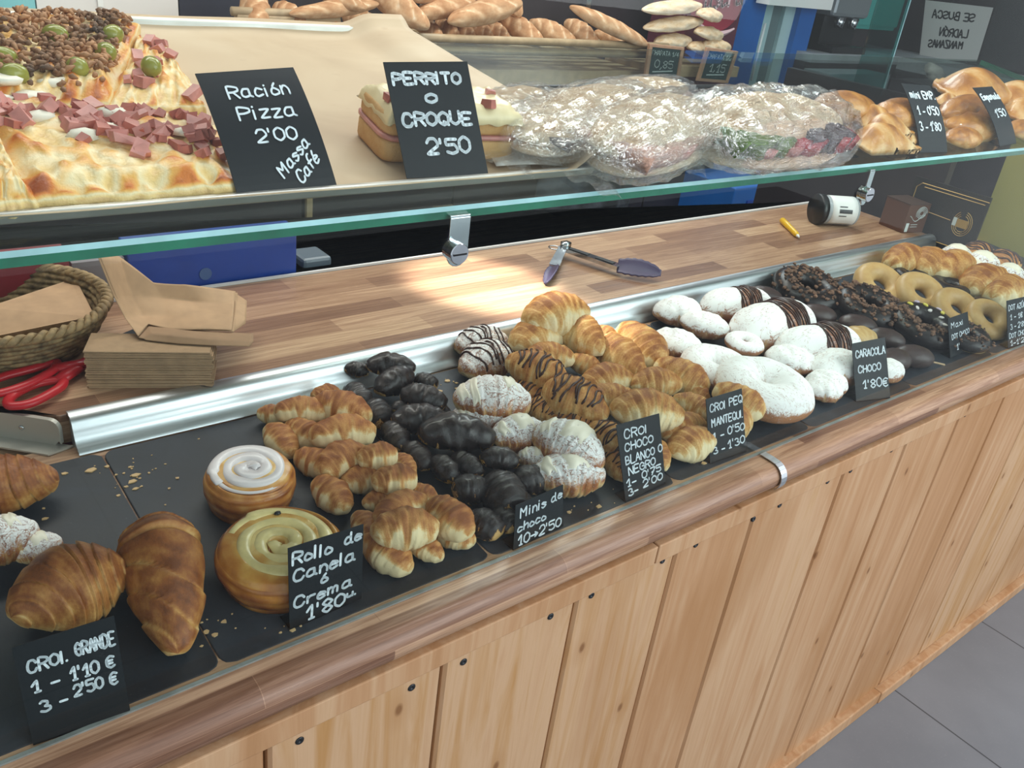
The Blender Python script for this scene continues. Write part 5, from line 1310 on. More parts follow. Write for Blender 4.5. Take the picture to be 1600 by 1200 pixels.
# clear tub with a white label lying on its side
A_, B2 = on_z(1281, 327, WZ + .036), on_z(1331, 330, WZ + .036); d_ = B2 - A_; L = d_.length
o = empty('labelled_tub', (A_ + B2) / 2 - Vector((0, 0, .036)), 'clear tub with white label lying on its side at the worktop end', 'tub')
Mr = Matrix.Translation(A_ - o.location) @ d_.to_track_quat('Z', 'Y').to_matrix().to_4x4()
b = MB(); b.lathe([(.0005, 0), (.033, 0), (.035, .003), (.035, L), (.0335, L), (.0335, .004), (.0005, .004)], 40, 0, Mr); b.build('tub_wall', plain('greyish_clear_plastic', '#a9aeb2', .2), o, True)
b = MB(); b.lathe([(.0005, -.013), (.036, -.013), (.0375, -.010), (.0375, .004), (.0355, .004), (.0005, -.002)], 40, 0, Mr); b.build('lid', BLACK, o, True)
n_ = 26; a0, a1 = .1, 2.75
def lab(r):
    zl = (.16, .94)
    return lambda u, v: Mr @ Vector((r * math.cos(lerp(a0, a1, u) + lab_rot), r * math.sin(lerp(a0, a1, u) + lab_rot), L * lerp(zl[0], zl[1], v)))
xl = Mr.to_3x3() @ Vector((1, 0, 0)); yl = Mr.to_3x3() @ Vector((0, 1, 0)); want = Vector((-.55, -.75, .45)); lab_rot = math.atan2(want.dot(yl), want.dot(xl)) - 1.42
b = MB(); b.grid(lab(.0356), n_, 6); q_ = b.build('label', WHITE, o, True); s_ = q_.modifiers.new('solid', 'SOLIDIFY'); s_.thickness = .0004
b = MB(); f_ = lab(.0364)
b.grid(lambda u, v: f_(.54 + .10 * u, .26 + .5 * v), 6, 6); b.grid(lambda u, v: f_(.46 + .03 * u, .26 + .3 * v), 3, 4); b.grid(lambda u, v: f_(.70 + .025 * u, .26 + .3 * v), 3, 4)
b.build('label_print', BLACK, q_, True)

# brown gift box
A_, B2, C2 = on_z(1415, 367, WZ), on_z(1452, 369.5, WZ), on_z(1371, 353, WZ)
A_.y += .012; xv = Vector((1, -.22, 0)).normalized(); yv = Vector((.22, 1, 0)).normalized(); wd, dp, ht = .075, .075, .072
o = empty('gift_box', A_ + xv * wd / 2 + yv * dp / 2, 'small brown gift box with white print at the worktop end', 'box')
R3 = Matrix((xv, yv, Vector((0, 0, 1)))).transposed()
b = MB(); b.box((0, 0, ht / 2), (wd, dp, ht), 0, None); b.v = [tuple(R3 @ Vector(p)) for p in b.v]; b.build('box_body', BOXBROWN, o, False, bevel=.001)
b = MB(); b.box((0, 0, ht + .001), (wd + .002, dp + .002, .002)); b.v = [tuple(R3 @ Vector(p)) for p in b.v]; b.build('lid', plain('brown_box_top', '#3f2a20', .45), o)
b = MB()
def fp(x, z): return R3 @ Vector((-wd / 2 + wd * x, -dp / 2 - .0006, ht * z))
for r_ in (.10, .15, .20, .25): b.tube([fp(.66 + r_ * math.cos(a), .70 + r_ * .9 * math.sin(a)) for a in [2 * math.pi * k / 22 for k in range(14 if r_ > .2 else 23)]], .0007, 4)
b.tube([fp(.16 + .7 * t, .52 + .10 * math.sin(t * 6.2 + 2)) for t in [k / 20 for k in range(21)]], .0009, 4)
for z in (.22, .30): b.tube([fp(.3, z), fp(.62, z)], .0006, 4)
b.hexa([fp(.08, .05), fp(.22, .05), fp(.22, .36), fp(.08, .36)], [fp(.08, .05) - yv * .0004, fp(.22, .05) - yv * .0004, fp(.22, .36) - yv * .0004, fp(.08, .36) - yv * .0004])
b.build('white_print', CHALK, o)

# black board with gold frame and a gold emblem, standing at the end of the worktop
XB = 2.215; A_, B2, C2 = on_x(1440, 288, XB), on_x(1545, 318, XB), on_x(1510, 396, XB)
o = empty('black_gold_board', (XB, (A_.y + B2.y) / 2, C2.z), 'black board with gold border and emblem at the worktop end', 'board')
y0, y1, z0, z1 = B2.y - .002, A_.y + .01, .945, A_.z + .004
box_obj('panel', (XB, y0, .90), (XB + .006, y1 + .01, z1 + .012), BLACKCARD, None).parent = o
o.children[-1].location = -o.location
b = MB()
def bp(y, z): return Vector((XB - .0004, y, z)) - o.location
for pts in ([(y0, z1), (y1 - .012, z1), (y1, z1 - .012), (y1, z0)], [(y0, .925), (y1, .925)], [(y0 + .008, z1 - .008), (y1 - .02, z1 - .008)]): b.tube([bp(*p) for p in pts], .0011, 4)
cy, cz = on_x(1503, 350, XB).y, on_x(1503, 350, XB).z
b.tube([bp(y1 - .02, cz + .004), bp(cy + .03, cz)], .0008, 4)
for r_ in (.020, .025, .030): b.tube([bp(cy + r_ * math.cos(a) * .8, cz + r_ * math.sin(a)) for a in [math.radians(d) for d in range(100, 280 + int(r_ * 1000), 12)]], .0009, 4); b.tube([bp(cy + r_ * math.cos(a) * .8, cz + r_ * math.sin(a)) for a in [math.radians(d) for d in range(-60, 70, 12)]], .0009, 4)
b.box(bp(cy, cz), (.002, .028, .020)); b.build('gold_print', GOLD, o)
b = MB(); b.box(bp(cy + .019, cz + .001), (.0026, .009, .020)); b.build('pale_print', CHALK, o)
# dark closed end behind it and the olive end panel of the case
o = box_obj('olive_end_panel', (2.455, -.02, .70), (2.475, .437, 1.24), OLIVE); tag(o, 'olive painted end panel of the pastry case', 'panel')
o = box_obj('dark_end_screen', (2.30, .50, .0), (2.33, 1.05, 1.235), DARKW); tag(o, 'dark screen behind the black and gold board', 'screen')

# ------------------------------------------------------------------ behind the counter
o = empty('blue_carton', (.50, .815, .60), 'glossy blue carton standing behind the worktop under the glass shelf', 'carton')
b = MB(); b.box((-.01, -.04, .195), (.27, .04, .45)); b.build('carton_body', BLUEC, o, False, bevel=.002)
b = MB()
for x, z in ((-.03, .33), (.06, .30), (-.08, .29)): b.lathe([(.0005, 0), (.010, 0), (.010, .0006), (.0005, .0006)], 18, 0, Matrix.Translation((x, -.0605, z + .03)) @ Matrix.Rotation(math.pi / 2, 4, 'X'))
b.build('printed_dots', plain('blue_grey_print', '#44608f', .4), o)
tag(box_obj('red_carton', (.06, .752, .60), (.275, .79, 1.02), plain('red_carton_card', '#96303a', .45, nscale=10)), 'red carton standing behind the seagrass basket', 'carton')
tag(box_obj('grey_carton', (.28, .76, .60), (.352, .79, 1.0), plain('grey_carton_card', '#8b8589', .5, nscale=10)), 'grey carton between the red and the blue cartons', 'carton')
tag(box_obj('steel_canister', (.645, .77, .60), (.70, .83, .955), plain('smoky_plastic', '#5f6b76', .3), None, .006), 'smoky grey canister beside the blue carton', 'canister')
for k, (x0, x1, lab_) in enumerate(((1.022, 1.94, 'dark back cabinet with a paler edge strip under the baguettes'), (1.95, 2.66, 'dark back cabinet by the blue doorway'), (-1.5, 1.012, 'dark back cabinet behind the cartons'))):
    o = empty('back_cabinet', ((x0 + x1) / 2, 1.75, 0), lab_, 'cabinet', 'back cabinets'); m_ = (x0 + x1) / 2
    box_obj('carcass', (x0 - m_, -.23, .05), (x1 - m_, .25, .94), DARKW, o)
    box_obj('door', (x0 - m_ + .01, -.25, .08), (-.004, -.231, .92), DARKW, o); box_obj('door', (.004, -.25, .08), (x1 - m_ - .01, -.231, .92), DARKW, o)
    box_obj('edge_strip', (x0 - m_ - .006, -.252, .05), (x0 - m_ + .010, -.24, .94), LWOOD, o)
    box_obj('worktop_slab', (x0 - m_, -.26, .94), (x1 - m_, .26, .97), DARKW, o)
# dark cloth over a crate at the end of the cabinets
rg = random.Random(5); b = MB()
def cl(u, v):
    x = lerp(1.72, 2.10, u); z = lerp(.02, .97, v); return Vector((x, 1.40 - .05 * math.sin(u * 3) + .035 * nz((u * 4, v * 3, 0), 1.6, 3), z + .03 * math.sin(u * 5)))
b.grid(cl, 40, 30); o = b.build('dark_cloth', plain('patterned_dark_cloth', '#4b4d56', .9, nscale=22, namt=.4), None, True); s_ = o.modifiers.new('solid', 'SOLIDIFY'); s_.thickness = .004
tag(o, 'dark patterned cloth hanging in front of the back cabinet', 'cloth')
# blue ribbed crate
o = empty('blue_crate', (2.62, 1.42, .30), 'blue ribbed plastic crate by the doorway', 'crate')
b = MB(); b.box((0, 0, .25), (.24, .30, .5)); b.build('crate_body', BLUEP, o, False, bevel=.004)
b = MB()
for k in range(9): b.box((.03, -.152, .06 + k * .048), (.14, .008, .014))
b.build('ribs', BLUEC, o)

# bread rack with baguettes
YR = 1.86
def rk(x, y, Y=YR): return on_y(x, y, Y)
o = empty('bread_rack', (rk(800, 64).x, YR, .97), 'pale wooden bread rack stacked with baguettes', 'bread rack')
for nm, yp, Yd, r_ in (('front_bar', 66, -.02, .013), ('lower_bar', 84, -.01, .012)):
    A_, B2 = on_y(300, yp - 15, YR + Yd), on_y(1016 if yp < 80 else 1000, yp + 8 - (0 if yp < 80 else 6), YR + Yd); z = (on_y(640, yp - 8, YR + Yd)).z
    b = MB(); b.tube([Vector((.75, YR + Yd, z)) - o.location, Vector((2.66, YR + Yd, z)) - o.location], r_, 12); b.build(nm, LWOOD, o, True)
zr = on_y(640, 66, YR).z
b = MB()
for k in range(6): b.box(((1.0 + 2.66) / 2 - o.location.x, .03 + .07 * k, zr - .012 - .97), (1.72, .03, .016))
b.build('shelf_slats', LWOOD, o)
box_obj('lower_shelf', (.55 - o.location.x, .0, .045), (2.6 - o.location.x, .38, .105), LWOOD, o)
for x in (1.0, 1.83, 2.62): box_obj('upright', (x - .012 - o.location.x, .40, 0), (x + .012 - o.location.x, .43, .75), STEEL, o)
for k, yp in enumerate((18, 27, 36)):
    z = on_y(372, yp, YR).z
    b = MB(); b.tube([Vector((on_y(362 + 7 * k, yp, YR).x - o.location.x, 0, z - .97)), Vector((1.3 - o.location.x, .02, z - .97))], .012, 10); b.build('rod', LWOOD, o, True)
me_b, _ = capsule('baguette', BREAD, .105, .10, .55, 2, 21, 0, lump=.10, slash=3.0, flat=.8)
me_b2, _ = capsule('baguette', BREAD, .16, .15, .6, 2, 27, 0, lump=.14, slash=2.0, flat=.8)
me_c, _ = capsule('ciabatta_loaf', CIAB, .30, .2, .5, 2, 33, .0, lump=.18)
BP_ = [proto('baguette', me_b), proto('baguette', me_b2), proto('ciabatta_loaf', me_c)]
def loaf(p1, p2, Y1, Y2, v, fat, lab_, grp):
    a, c = on_y(p1[0], p1[1], Y1), on_y(p2[0], p2[1], Y2); x = c - a; L = x.length; x.normalize(); z = Vector((0, -.25, 1)); z = (z - x * z.dot(x)).normalized(); y = z.cross(x)
    dep = float((np.array((a + c) / 2) - CAM) @ np.array(fwd)); fat = fat * dep / FPX / 2 / (.105, .16, .30)[v]
    q_ = thing_from(BP_[v], lab_, 'bread', grp); q_.matrix_world = Matrix.Translation((a + c) / 2) @ Matrix((x, y, z)).transposed().to_4x4() @ Matrix.Diagonal((L, fat, fat, 1))
G = 'baguettes stacked on the bread rack'
for p1, p2, Y1, Y2, v, fat, lab_ in [
 ((575, -20), (670, 44), 2.0, 1.80, 1, 46, 'thick baguette slanting down over the rack bar'),
 ((700, 34), (815, 4), 1.84, 1.92, 1, 40, 'light baguette lying across the stack near the rack middle'),
 ((648, 24), (742, 0), 1.9, 1.96, 1, 34, 'baguette lying across behind the thick slanting one'),
 ((452, 22), (592, 6), 1.84, 1.92, 1, 28, 'long baguette lying level above the tray edge'),
 ((395, -14), (402, 46), 2.0, 1.82, 1, 48, 'baguette pointing end-on by the rack rods'),
 ((432, 10), (474, 46), 2.0, 1.84, 1, 44, 'baguette pointing end-on under the long level one'),
 ((486, 30), (534, 46), 1.95, 1.86, 1, 36, 'baguette end low beneath the long level one'),
 ((536, 18), (596, 52), 2.05, 1.9, 1, 40, 'baguette in shade beneath the thick slanting one'),
 ((492, -16), (572, 14), 1.95, 1.84, 1, 30, 'baguette with pale tip just above the long level one'),
 ((650, 30), (690, 62), 2.1, 1.88, 1, 30, 'first baguette end in the bottom row from the thick slanting one'),
 ((684, 34), (714, 62), 2.1, 1.88, 1, 30, 'second baguette end in the bottom row from the thick slanting one'),
 ((708, 34), (740, 64), 2.1, 1.88, 1, 30, 'third baguette end in the bottom row from the thick slanting one'),
 ((734, 34), (768, 64), 2.1, 1.88, 1, 30, 'fourth baguette end in the bottom row from the thick slanting one'),
 ((758, 36), (794, 66), 2.1, 1.88, 1, 30, 'fifth baguette end in the bottom row from the thick slanting one'),
 ((780, 24), (848, 68), 2.05, 1.86, 1, 36, 'reddish baguette sloping beside the light crossing one'),
 ((826, 34), (900, 68), 2.05, 1.86, 1, 34, 'dusty baguette next to the reddish sloping one'),
 ((884, 34), (932, 70), 2.05, 1.86, 1, 34, 'dark ridged baguette beneath the long pale one'),
 ((890, 10), (1012, 70), 1.9, 1.80, 0, 27, 'long pale baguette sloping toward the quarter-ciabatta price board'),
 ((928, 50), (1000, 74), 2.0, 1.88, 1, 26, 'pinkish baguette under the long pale one'),
 ((780, -30), (812, 26), 2.1, 1.95, 1, 34, 'baguette end high behind the light crossing one'),
 ((605, -22), (690, -2), 1.9, 1.95, 1, 34, 'baguette at the upper picture edge above the thick slanting one'),
 ((700, -16), (790, -6), 1.98, 1.98, 1, 34, 'baguette at the upper picture edge above the light crossing one'),
]: loaf(p1, p2, Y1, Y2, v, fat, lab_, G)
for p1, p2, lab_ in [((1004, 16), (1096, 8), 'greyish ciabatta on top of the pile beside the maroon fridge'), ((1006, 44), (1098, 32), 'greyish ciabatta in the middle of the pile beside the maroon fridge'), ((1024, 66), (1078, 62), 'ciabatta directly above the quarter-ciabatta price board'), ((1078, 74), (1110, 78), 'small ciabatta end between the two price boards'), ((1088, 50), (1126, 56), 'ciabatta end above the half-ciabatta price board'), ((1092, 22), (1124, 26), 'ciabatta end next to the fridge lettering'), ((1100, 70), (1138, 74), 'ciabatta crust on top of the half-ciabatta price board')]:
    loaf(p1, p2, 1.86, 1.92, 2, 31, lab_, 'ciabatta loaves beside the fridge')
# clear bag over the ciabatta pile
o = box_obj('bread_shelf_end', (2.60, 1.84, 1.06), (3.12, 2.10, 1.10), LWOOD); tag(o, 'pale shelf end carrying the ciabatta loaves', 'shelf')

# fridge, doorway, machines
YF = 2.02
xa_, xb_ = on_y(1066, 70, YF).x, on_y(1146, 70, YF).x
o = empty('drinks_fridge', ((xa_ + xb_) / 2, YF, 0), 'maroon drinks fridge with white script lettering behind the bread', 'fridge')
box_obj('cabinet', (-(xb_ - xa_) / 2, 0, 0), ((xb_ - xa_) / 2, .2, 1.9), MAROON, o)
fc = on_y(1118, 18, YF - .004) - o.location
b = MB(); b.lathe([(.0005, 0), (.155, 0), (.155, .004), (.0005, .004)], 40, 0, Matrix.Translation((fc.x, .0, fc.z + .03)) @ Matrix.Rotation(math.pi / 2, 4, 'X') @ Matrix.Diagonal((1.05, .72, 1, 1))); b.build('red_badge', plain('dark_red_badge', '#8e2b3b', .4), o)
FRIDGE, FRC = o, fc
Yd = 2.10
xs_ = [on_y(x, 60, Yd).x for x in (1140, 1186, 1206, 1222, 1238, 1262)]
o = empty('blue_doorway', ((xs_[0] + xs_[5]) / 2, Yd, 0), 'bright blue door frame with pale panels behind the bread', 'door frame'); mx_ = (xs_[0] + xs_[5]) / 2
for nm, a_i, c_i, mat, dy in (('side_panel', 0, 1, BLUEP, 0), ('pale_panel', 1, 2, DOORG, .03), ('dark_gap', 2, 3, plain('grey_gap', '#6b7d80', .5), .04), ('pale_panel', 3, 4, DOORG, .02), ('post', 4, 5, BLUEP, -.01)):
    box_obj(nm, (xs_[a_i] - mx_, dy, 0), (xs_[c_i] - mx_, dy + .06, 2.2), mat, o)
b = MB(); p_ = on_y(1196, 36, Yd - .004) - o.location; q_ = on_y(1176, 126, Yd - .004) - o.location; b.tube([Vector((p_.x, -.004, p_.z)), Vector((p_.x - .004, -.004, q_.z))], .006, 6); b.build('handle', WHITE, o, True)
a_, c_ = on_y(1190, 4, Yd - .05), on_y(1290, 4, Yd - .05)
tag(box_obj('white_unit', (a_.x, Yd - .09, a_.z - .004), (c_.x, Yd - .02, a_.z + .3), WHITE), 'white wall unit above the blue doorway', 'wall unit')
# side counter with machines
YC = 2.0
sa = on_y(1270, 84, YC); XR = on_y(1404, 92, YC).x
o = empty('side_counter', (XR - .2, YC, 0), 'dark side counter with a grey top edge', 'counter')
b = MB(); z0 = sa.z
for lo, hi, nm, mat in (((sa.x, YC, z0 - .04), (XR + .5, YC + .28, z0), 'back_top', GREYC), ((XR, .3, z0 - .06), (XR + .4, YC, z0), 'side_top', GREYC), ((sa.x, YC + .03, 0), (XR + .5, YC + .26, z0 - .04), 'back_body', DARKW), ((XR + .03, .3, 0), (XR + .38, YC, z0 - .06), 'side_body', DARKW)):
    q_ = box_obj(nm, lo, hi, mat, o); q_.location = -o.location
a_ = on_y(1296, 40, 2.1); o = empty('coffee_machine', (a_.x + .12, 2.12, z0), 'grey coffee machine on the side counter by the blue post', 'coffee machine')
box_obj('housing', (-.16, -.05, .16), (.16, .1, .60), GREYM, o, .02); box_obj('column', (-.15, .0, .0), (.15, .1, .17), BLACK, o); box_obj('drip_tray', (-.15, -.09, 0), (.15, .0, .03), BLACK, o)
for x in (-.06, .06):
    b = MB(); b.lathe([(.0005, 0), (.02, 0), (.028, .05), (.0005, .05)], 16, 0, Matrix.Translation((x, -.03, .11))); b.build('spout', STEEL, o, True)
b = MB(); b.box((.11, -.052, .33), (.012, .004, .05)); b.build('display_mark', BLACK, o)
a_, c_ = on_y(1322, 30, 2.2), on_y(1412, 30, 2.2)
o = empty('teal_cupboard', ((a_.x + c_.x) / 2, 2.24, z0), 'teal cupboard doors above the side counter', 'cupboard'); hw = (c_.x - a_.x) / 2
box_obj('carcass', (-hw, 0, .1), (hw, .05, .9), TEALP, o); box_obj('door', (-hw + .004, -.016, .12), (-.003, -.001, .88), TEALP, o); box_obj('door', (.003, -.016, .12), (hw - .004, -.001, .88), TEALP, o)
b = MB(); b.ball((-.03, -.02, .30), (.008, .008, .008), 8); b.build('knob', BLACK, o, True)
GS = m_glass('teal_tinted_glass', (.45, .74, .72, 1), 1.2)
a_, c_ = on_y(1345, 100, 1.4), on_y(1398, 80, 1.4)
o = empty('tinted_screen', ((a_.x + c_.x) / 2, 1.4, .97), 'teal tinted glass screen behind the mini-empanada price card', 'glass screen'); hw = (c_.x - a_.x) / 2
box_obj('pane', (-hw, 0, 0), (hw, .008, .6), GS, o); box_obj('polished_edge', (hw, -.001, 0), (hw + .006, .009, .6), EDGE_TOP, o)
a_, c_ = on_y(1290, 140, 1.5), on_y(1384, 140, 1.5)
tag(box_obj('grey_bin', (a_.x, 1.5, .0), (c_.x, 1.62, on_y(1330, 116, 1.5).z), plain('grey_translucent_tub', '#7c8a90', .4, nscale=4)), 'grey plastic tub behind the stuffed bun', 'tub')
a_ = on_y(1460, 112, 1.7)
b = MB()
for k, (dx, dz, r_) in enumerate(((0, 0, .03), (.03, -.028, .026))): b.tube([Vector((a_.x - .07 + dx, 1.7, a_.z + dz + .02)), Vector((a_.x + dx, 1.69, a_.z + dz)), Vector((a_.x + .09 + dx, 1.70, a_.z + dz - .025))], [r_ * .8, r_, r_ * .7], 12)
tag(b.build('folded_towel', plain('white_towel', '#cfcac4', .9, nscale=40, namt=.1, bump=.4), None, True), 'rolled white towel in front of the side counter', 'towel')
tag(box_obj('towel_shelf', (a_.x - .2, 1.6, .0), (min(a_.x + .6, XR - .02), 1.8, a_.z - .05), DARKW), 'dark low unit carrying the white towel', 'cabinet')
XP = XR + .42
o = empty('black_oven', (XP, 1.3, z0), 'large black oven on the side counter behind the paper notice', 'oven')
box_obj('oven_body', (.0, -.95, 0), (.35, .5, .8), BLACK, o, .01); box_obj('door_glass', (-.012, -.7, .1), (-.001, .1, .5), plain('dark_oven_glass', '#0e1012', .08), o)
b = MB(); b.tube([(-.03, -.7, .56), (-.03, .1, .56)], .012, 8); b.build('handle', STEEL, o, True)
# upper wall pieces behind the pizza
YW = 2.2
for nm, xa1, xb1, mat, lab_ in (('teal_wall_panel', -60, 58, TEALL, 'pale teal wall panel behind the tuna pizza'), ('white_wall_panel', 59, 280, WALLW, 'white wall panel behind the baking tray'), ('navy_wall_panel', 281, 384, NAVY, 'navy wall panel beside the rack rods')):
    a_, c_ = on_y(xa1, 20, YW), on_y(xb1, 20, YW); tag(box_obj(nm, (a_.x, YW, .97 if mat is not WALLW else .97), (c_.x - .002, YW + .05, 2.4), mat), lab_, 'wall panel')
b = MB(); a_ = on_y(156, 4, YW); b.box((a_.x, YW - .004, a_.z + .02), (.014, .006, .06)); tag(b.build('door_handle_plate', WHITE), 'white handle plate on the white wall panel', 'handle plate')

# ------------------------------------------------------------------ handwriting: single-stroke letters drawn with a paint marker
GL = dict(A=(4, "00 28 40|13 33"), B=(4, "00 08 28 37 35 24 04|24 43 41 20 00"), C=(4, "46 38 18 05 02 10 30 42"), D=(4, "00 08 28 46 42 20 00"), E=(4, "48 08 00 40|04 34"), G=(4, "46 28 06 02 20 41 44 24"), H=(4, "00 08|40 48|04 44"), I=(1, "00 08"), J=(3, "38 32 10 01"), L=(4, "08 00 40"), M=(5, "00 08 24 48 40"), N=(4, "00 08 40 48"), O=(4, "28 06 02 20 42 46 28"), P=(4, "00 08 28 47 45 24 04"), Q=(4, "28 06 02 20 42 46 28|22 40"), R=(4, "00 08 28 47 45 24 04|24 40"), S=(4, "47 28 07 05 24 43 41 20 01"), T=(4, "08 48|28 20"), U=(4, "08 02 20 42 48"), Z=(4, "08 48 00 40"), X=(4, "08 40|48 00"),
 a=(4, "35 15 03 01 10 31 35 31 40"), c=(3, "34 15 03 01 10 31"), d=(4, "35 15 03 01 10 31|38 31 40"), e=(3, "03 33 34 15 03 01 10 31"), f=(3, "38 28 16 10|04 34"), h=(3, "08 00|03 25 34 30"), i=(1, "05 00|07 07"), l=(1, "08 00"), m=(5, "05 00|03 15 24 20|23 35 44 40"), n=(3, "05 00|03 15 25 33 30"), o=(3, "15 03 01 10 31 33 15"), r=(3, "05 00|03 15 35"), s=(3, "34 15 04 32 10 01"), u=(3, "05 01 10 31 35 30"), x=(3, "05 30|35 00"), z=(3, "05 35 00 30"), p=(3, "05 0-3|05 25 33 20 01"))
GL.update({'0': (4, "28 06 02 20 42 46 28"), '1': (3, "05 28 20|10 30"), '2': (4, "06 18 38 46 44 00 40"), '3': (4, "07 18 37 35 24 43 41 20 01"), '4': (4, "38 03 43|36 30"), '5': (4, "48 08 05 35 43 41 20 01"), '7': (4, "08 48 10|13 34"), '8': (4, "24 06 28 46 24 02 20 42 24"), '\u2032': (1, "08 06"), '-': (3, "03 33"), '.': (1, "00 00"), ',': (1, "11 0-1"), '/': (3, "00 38"), '\u20ac': (4, "47 28 06 02 20 41|05 35|03 33"), '\u2192': (5, "03 53|35 53 31"), '\u00e9': (3, "03 33 34 15 03 01 10 31|16 28"), '\u00f3': (3, "15 03 01 10 31 33 15|16 28"), '\u00d3': (4, "28 06 02 20 42 46 28|29 4b"), '\u00da': (4, "08 02 20 42 48|19 3b"), ' ': (2, "")})
def parse(s):
    out = []
    for st in s.split('|'):
        pts = []
        for tok in st.split():
            x = int(tok[0]); y = tok[1:]; y = 11 if y == 'b' else int(y); pts.append((x / 4.0, y / 8.0))
        if pts: out.append(pts)
    return out
def smooth(pts):
    if len(pts) < 3: return pts if len(pts) > 1 and pts[0] != pts[1] else [pts[0], (pts[0][0] + .02, pts[0][1] + .02)]
    closed = pts[0] == pts[-1]; out = []; n = len(pts)
    for i in range(n - 1):
        p1, p2 = pts[i], pts[i + 1]
        p0 = pts[i - 1] if i else (pts[-2] if closed else p1); p3 = pts[i + 2] if i + 2 < n else (pts[1] if closed else p2)
        for k in range(4):
            t = k / 4; h = .62
            out.append(tuple(((2 * t ** 3 - 3 * t ** 2 + 1) * p1[d] + (t ** 3 - 2 * t ** 2 + t) * h * .5 * (p2[d] - p0[d]) + (-2 * t ** 3 + 3 * t ** 2) * p2[d] + (t ** 3 - t ** 2) * h * .5 * (p3[d] - p1[d])) for d in (0, 1)))
    return out + [pts[-1]]
def write(b, text, x0, x1, y, h, P, wid, seed=0, slant=.12, yslope=0.0):
    """strokes of one line from x0 to x1 (card units), baseline y, letter height h; P maps card units to space"""
    rg = random.Random(seed); adv = []; x = 0
    for ch in text: w_ = GL.get(ch, (3, ""))[0] / 4.0; adv.append(x); x += w_ + .34
    tot = max(x - .34, .01); sx = (x1 - x0) / tot
    for ch, a in zip(text, adv):
        jy = rg.uniform(-.05, .05) * h; js = rg.uniform(.92, 1.06); js2 = rg.uniform(-.05, .05)
        for st in parse(GL.get(ch, (3, ""))[1]):
            pts = [(x0 + (a + px + (slant + js2) * py * .5) * sx, y + jy + py * h * js + yslope * (a + px) / tot) for px, py in smooth(st)]
            Q = [P(*p) for p in pts]
            for p, q in zip(Q, Q[1:]):
                d = q - p
                if d.length < 1e-7: continue
                s_ = d.normalized().cross(P.n) * wid; b.add([p - s_, q - s_, q + s_, p + s_], [(0, 1, 2, 3)])
            for p in Q[::2] + [Q[-1]]:
                ring_ = [p + (P.e * math.cos(a_) + P.f * math.sin(a_)) * wid for a_ in [math.pi * k / 4 for k in range(8)]]; b.add(ring_, [tuple(range(8))])
class Map:
    def __init__(s, BL, BR, TR, TL, bow=0.0, off=.0008):
        s.q = (BL, BR, TR, TL); s.e = (BR - BL).normalized(); n = s.e.cross(TL - BL).normalized(); s.n = n; s.f = n.cross(s.e); s.bow = bow; s.off = off
    def __call__(s, u, v, off=None):
        BL, BR, TR, TL = s.q
        return BL.lerp(BR, u).lerp(TL.lerp(TR, u), v) + s.n * ((s.off if off is None else off) + s.bow * 4 * v * (1 - v))
def price_card(px, lean, lines, label, surf=slate, wid=.0011, bow=0.0, foot=.02, lift=.0005, seed=0, group='black handwritten price cards'):
    """px: corners TL TR BR BL in the photo; the card stands on its lower edge and leans back; lines: (text, u0, u1, v baseline, height[, slope])"""
    BL, BR = surf(*px[3], lift), surf(*px[2], lift); e = (BR - BL).normalized(); back = Vector((0, 0, 1)).cross(e).normalized()
    vdir = Vector((0, 0, 1)) * math.cos(math.radians(lean)) + back * math.sin(math.radians(lean)); n = e.cross(vdir)
    TL, TR = on_plane(*px[0], BL, n), on_plane(*px[1], BL, n)
    M = Map(BL, BR, TR, TL, bow); o = empty('price_card', (BL + BR) / 2, label, 'price card', group)
    if M.n.y > 0: M.n = -M.n
    b = MB(); NV = 14
    P1 = [M(u, v, 0) - o.location for v in [k / (NV - 1) for k in range(NV)] for u in (0, 1)]; P2 = [M(u, v, -.0009) - o.location for v in [k / (NV - 1) for k in range(NV)] for u in (0, 1)]
    F = []
    for i in range(NV - 1): F += [(2 * i, 2 * i + 1, 2 * i + 3, 2 * i + 2), (2 * NV + 2 * i + 1, 2 * NV + 2 * i, 2 * NV + 2 * i + 2, 2 * NV + 2 * i + 3), (2 * i, 2 * i + 2, 2 * NV + 2 * i + 2, 2 * NV + 2 * i), (2 * i + 1, 2 * NV + 2 * i + 1, 2 * NV + 2 * i + 3, 2 * i + 3)]
    F += [(0, 2 * NV, 2 * NV + 1, 1), (2 * NV - 2, 2 * NV - 1, 4 * NV - 1, 4 * NV - 2)]
    b.add(P1 + P2, F)
    if foot: # bent foot lying on the surface behind the card
        fl = (back - Vector((0, 0, 1)) * back.z); fl.normalize(); fl = (surf(*px[3], lift) - surf(*px[3], lift)) + Vector((fl.x, fl.y, math.tan(SLT if surf is slate else SHT) * fl.y)) * foot
        q = [BL, BR, BR + fl, BL + fl]; b.hexa([p - o.location for p in q], [p - o.location + Vector((0, 0, .0009)) for p in q])
    b.build('card', CARD, o)
    b = MB(); M.off = .0007
    for k, ln in enumerate(lines):
        t, u0, u1, v, h = ln[:5]; write(b, t, u0, u1, v + h * .06, h * .82, M, wid * .92, seed * 10 + k, .1, ln[5] if len(ln) > 5 else 0.0)
    b.v = [tuple(Vector(p) - o.location) for p in b.v]
    b.build('lettering', INK, o); return o, M
P_ = '\u2032'
price_card([(18, 1012), (178, 962), (204, 1113), (52, 1165)], 22, [('CROI.', .10, .49, .70, .14), ('GRANDE', .57, .96, .72, .15), ('1 -', .10, .36, .50, .13), ('1' + P_ + '10 \u20ac', .48, .92, .50, .15), ('3 -', .14, .40, .29, .13), ('2' + P_ + '50 \u20ac', .48, .92, .33, .14)], 'price card for large croissants in front of the big glossy croissants', seed=1)
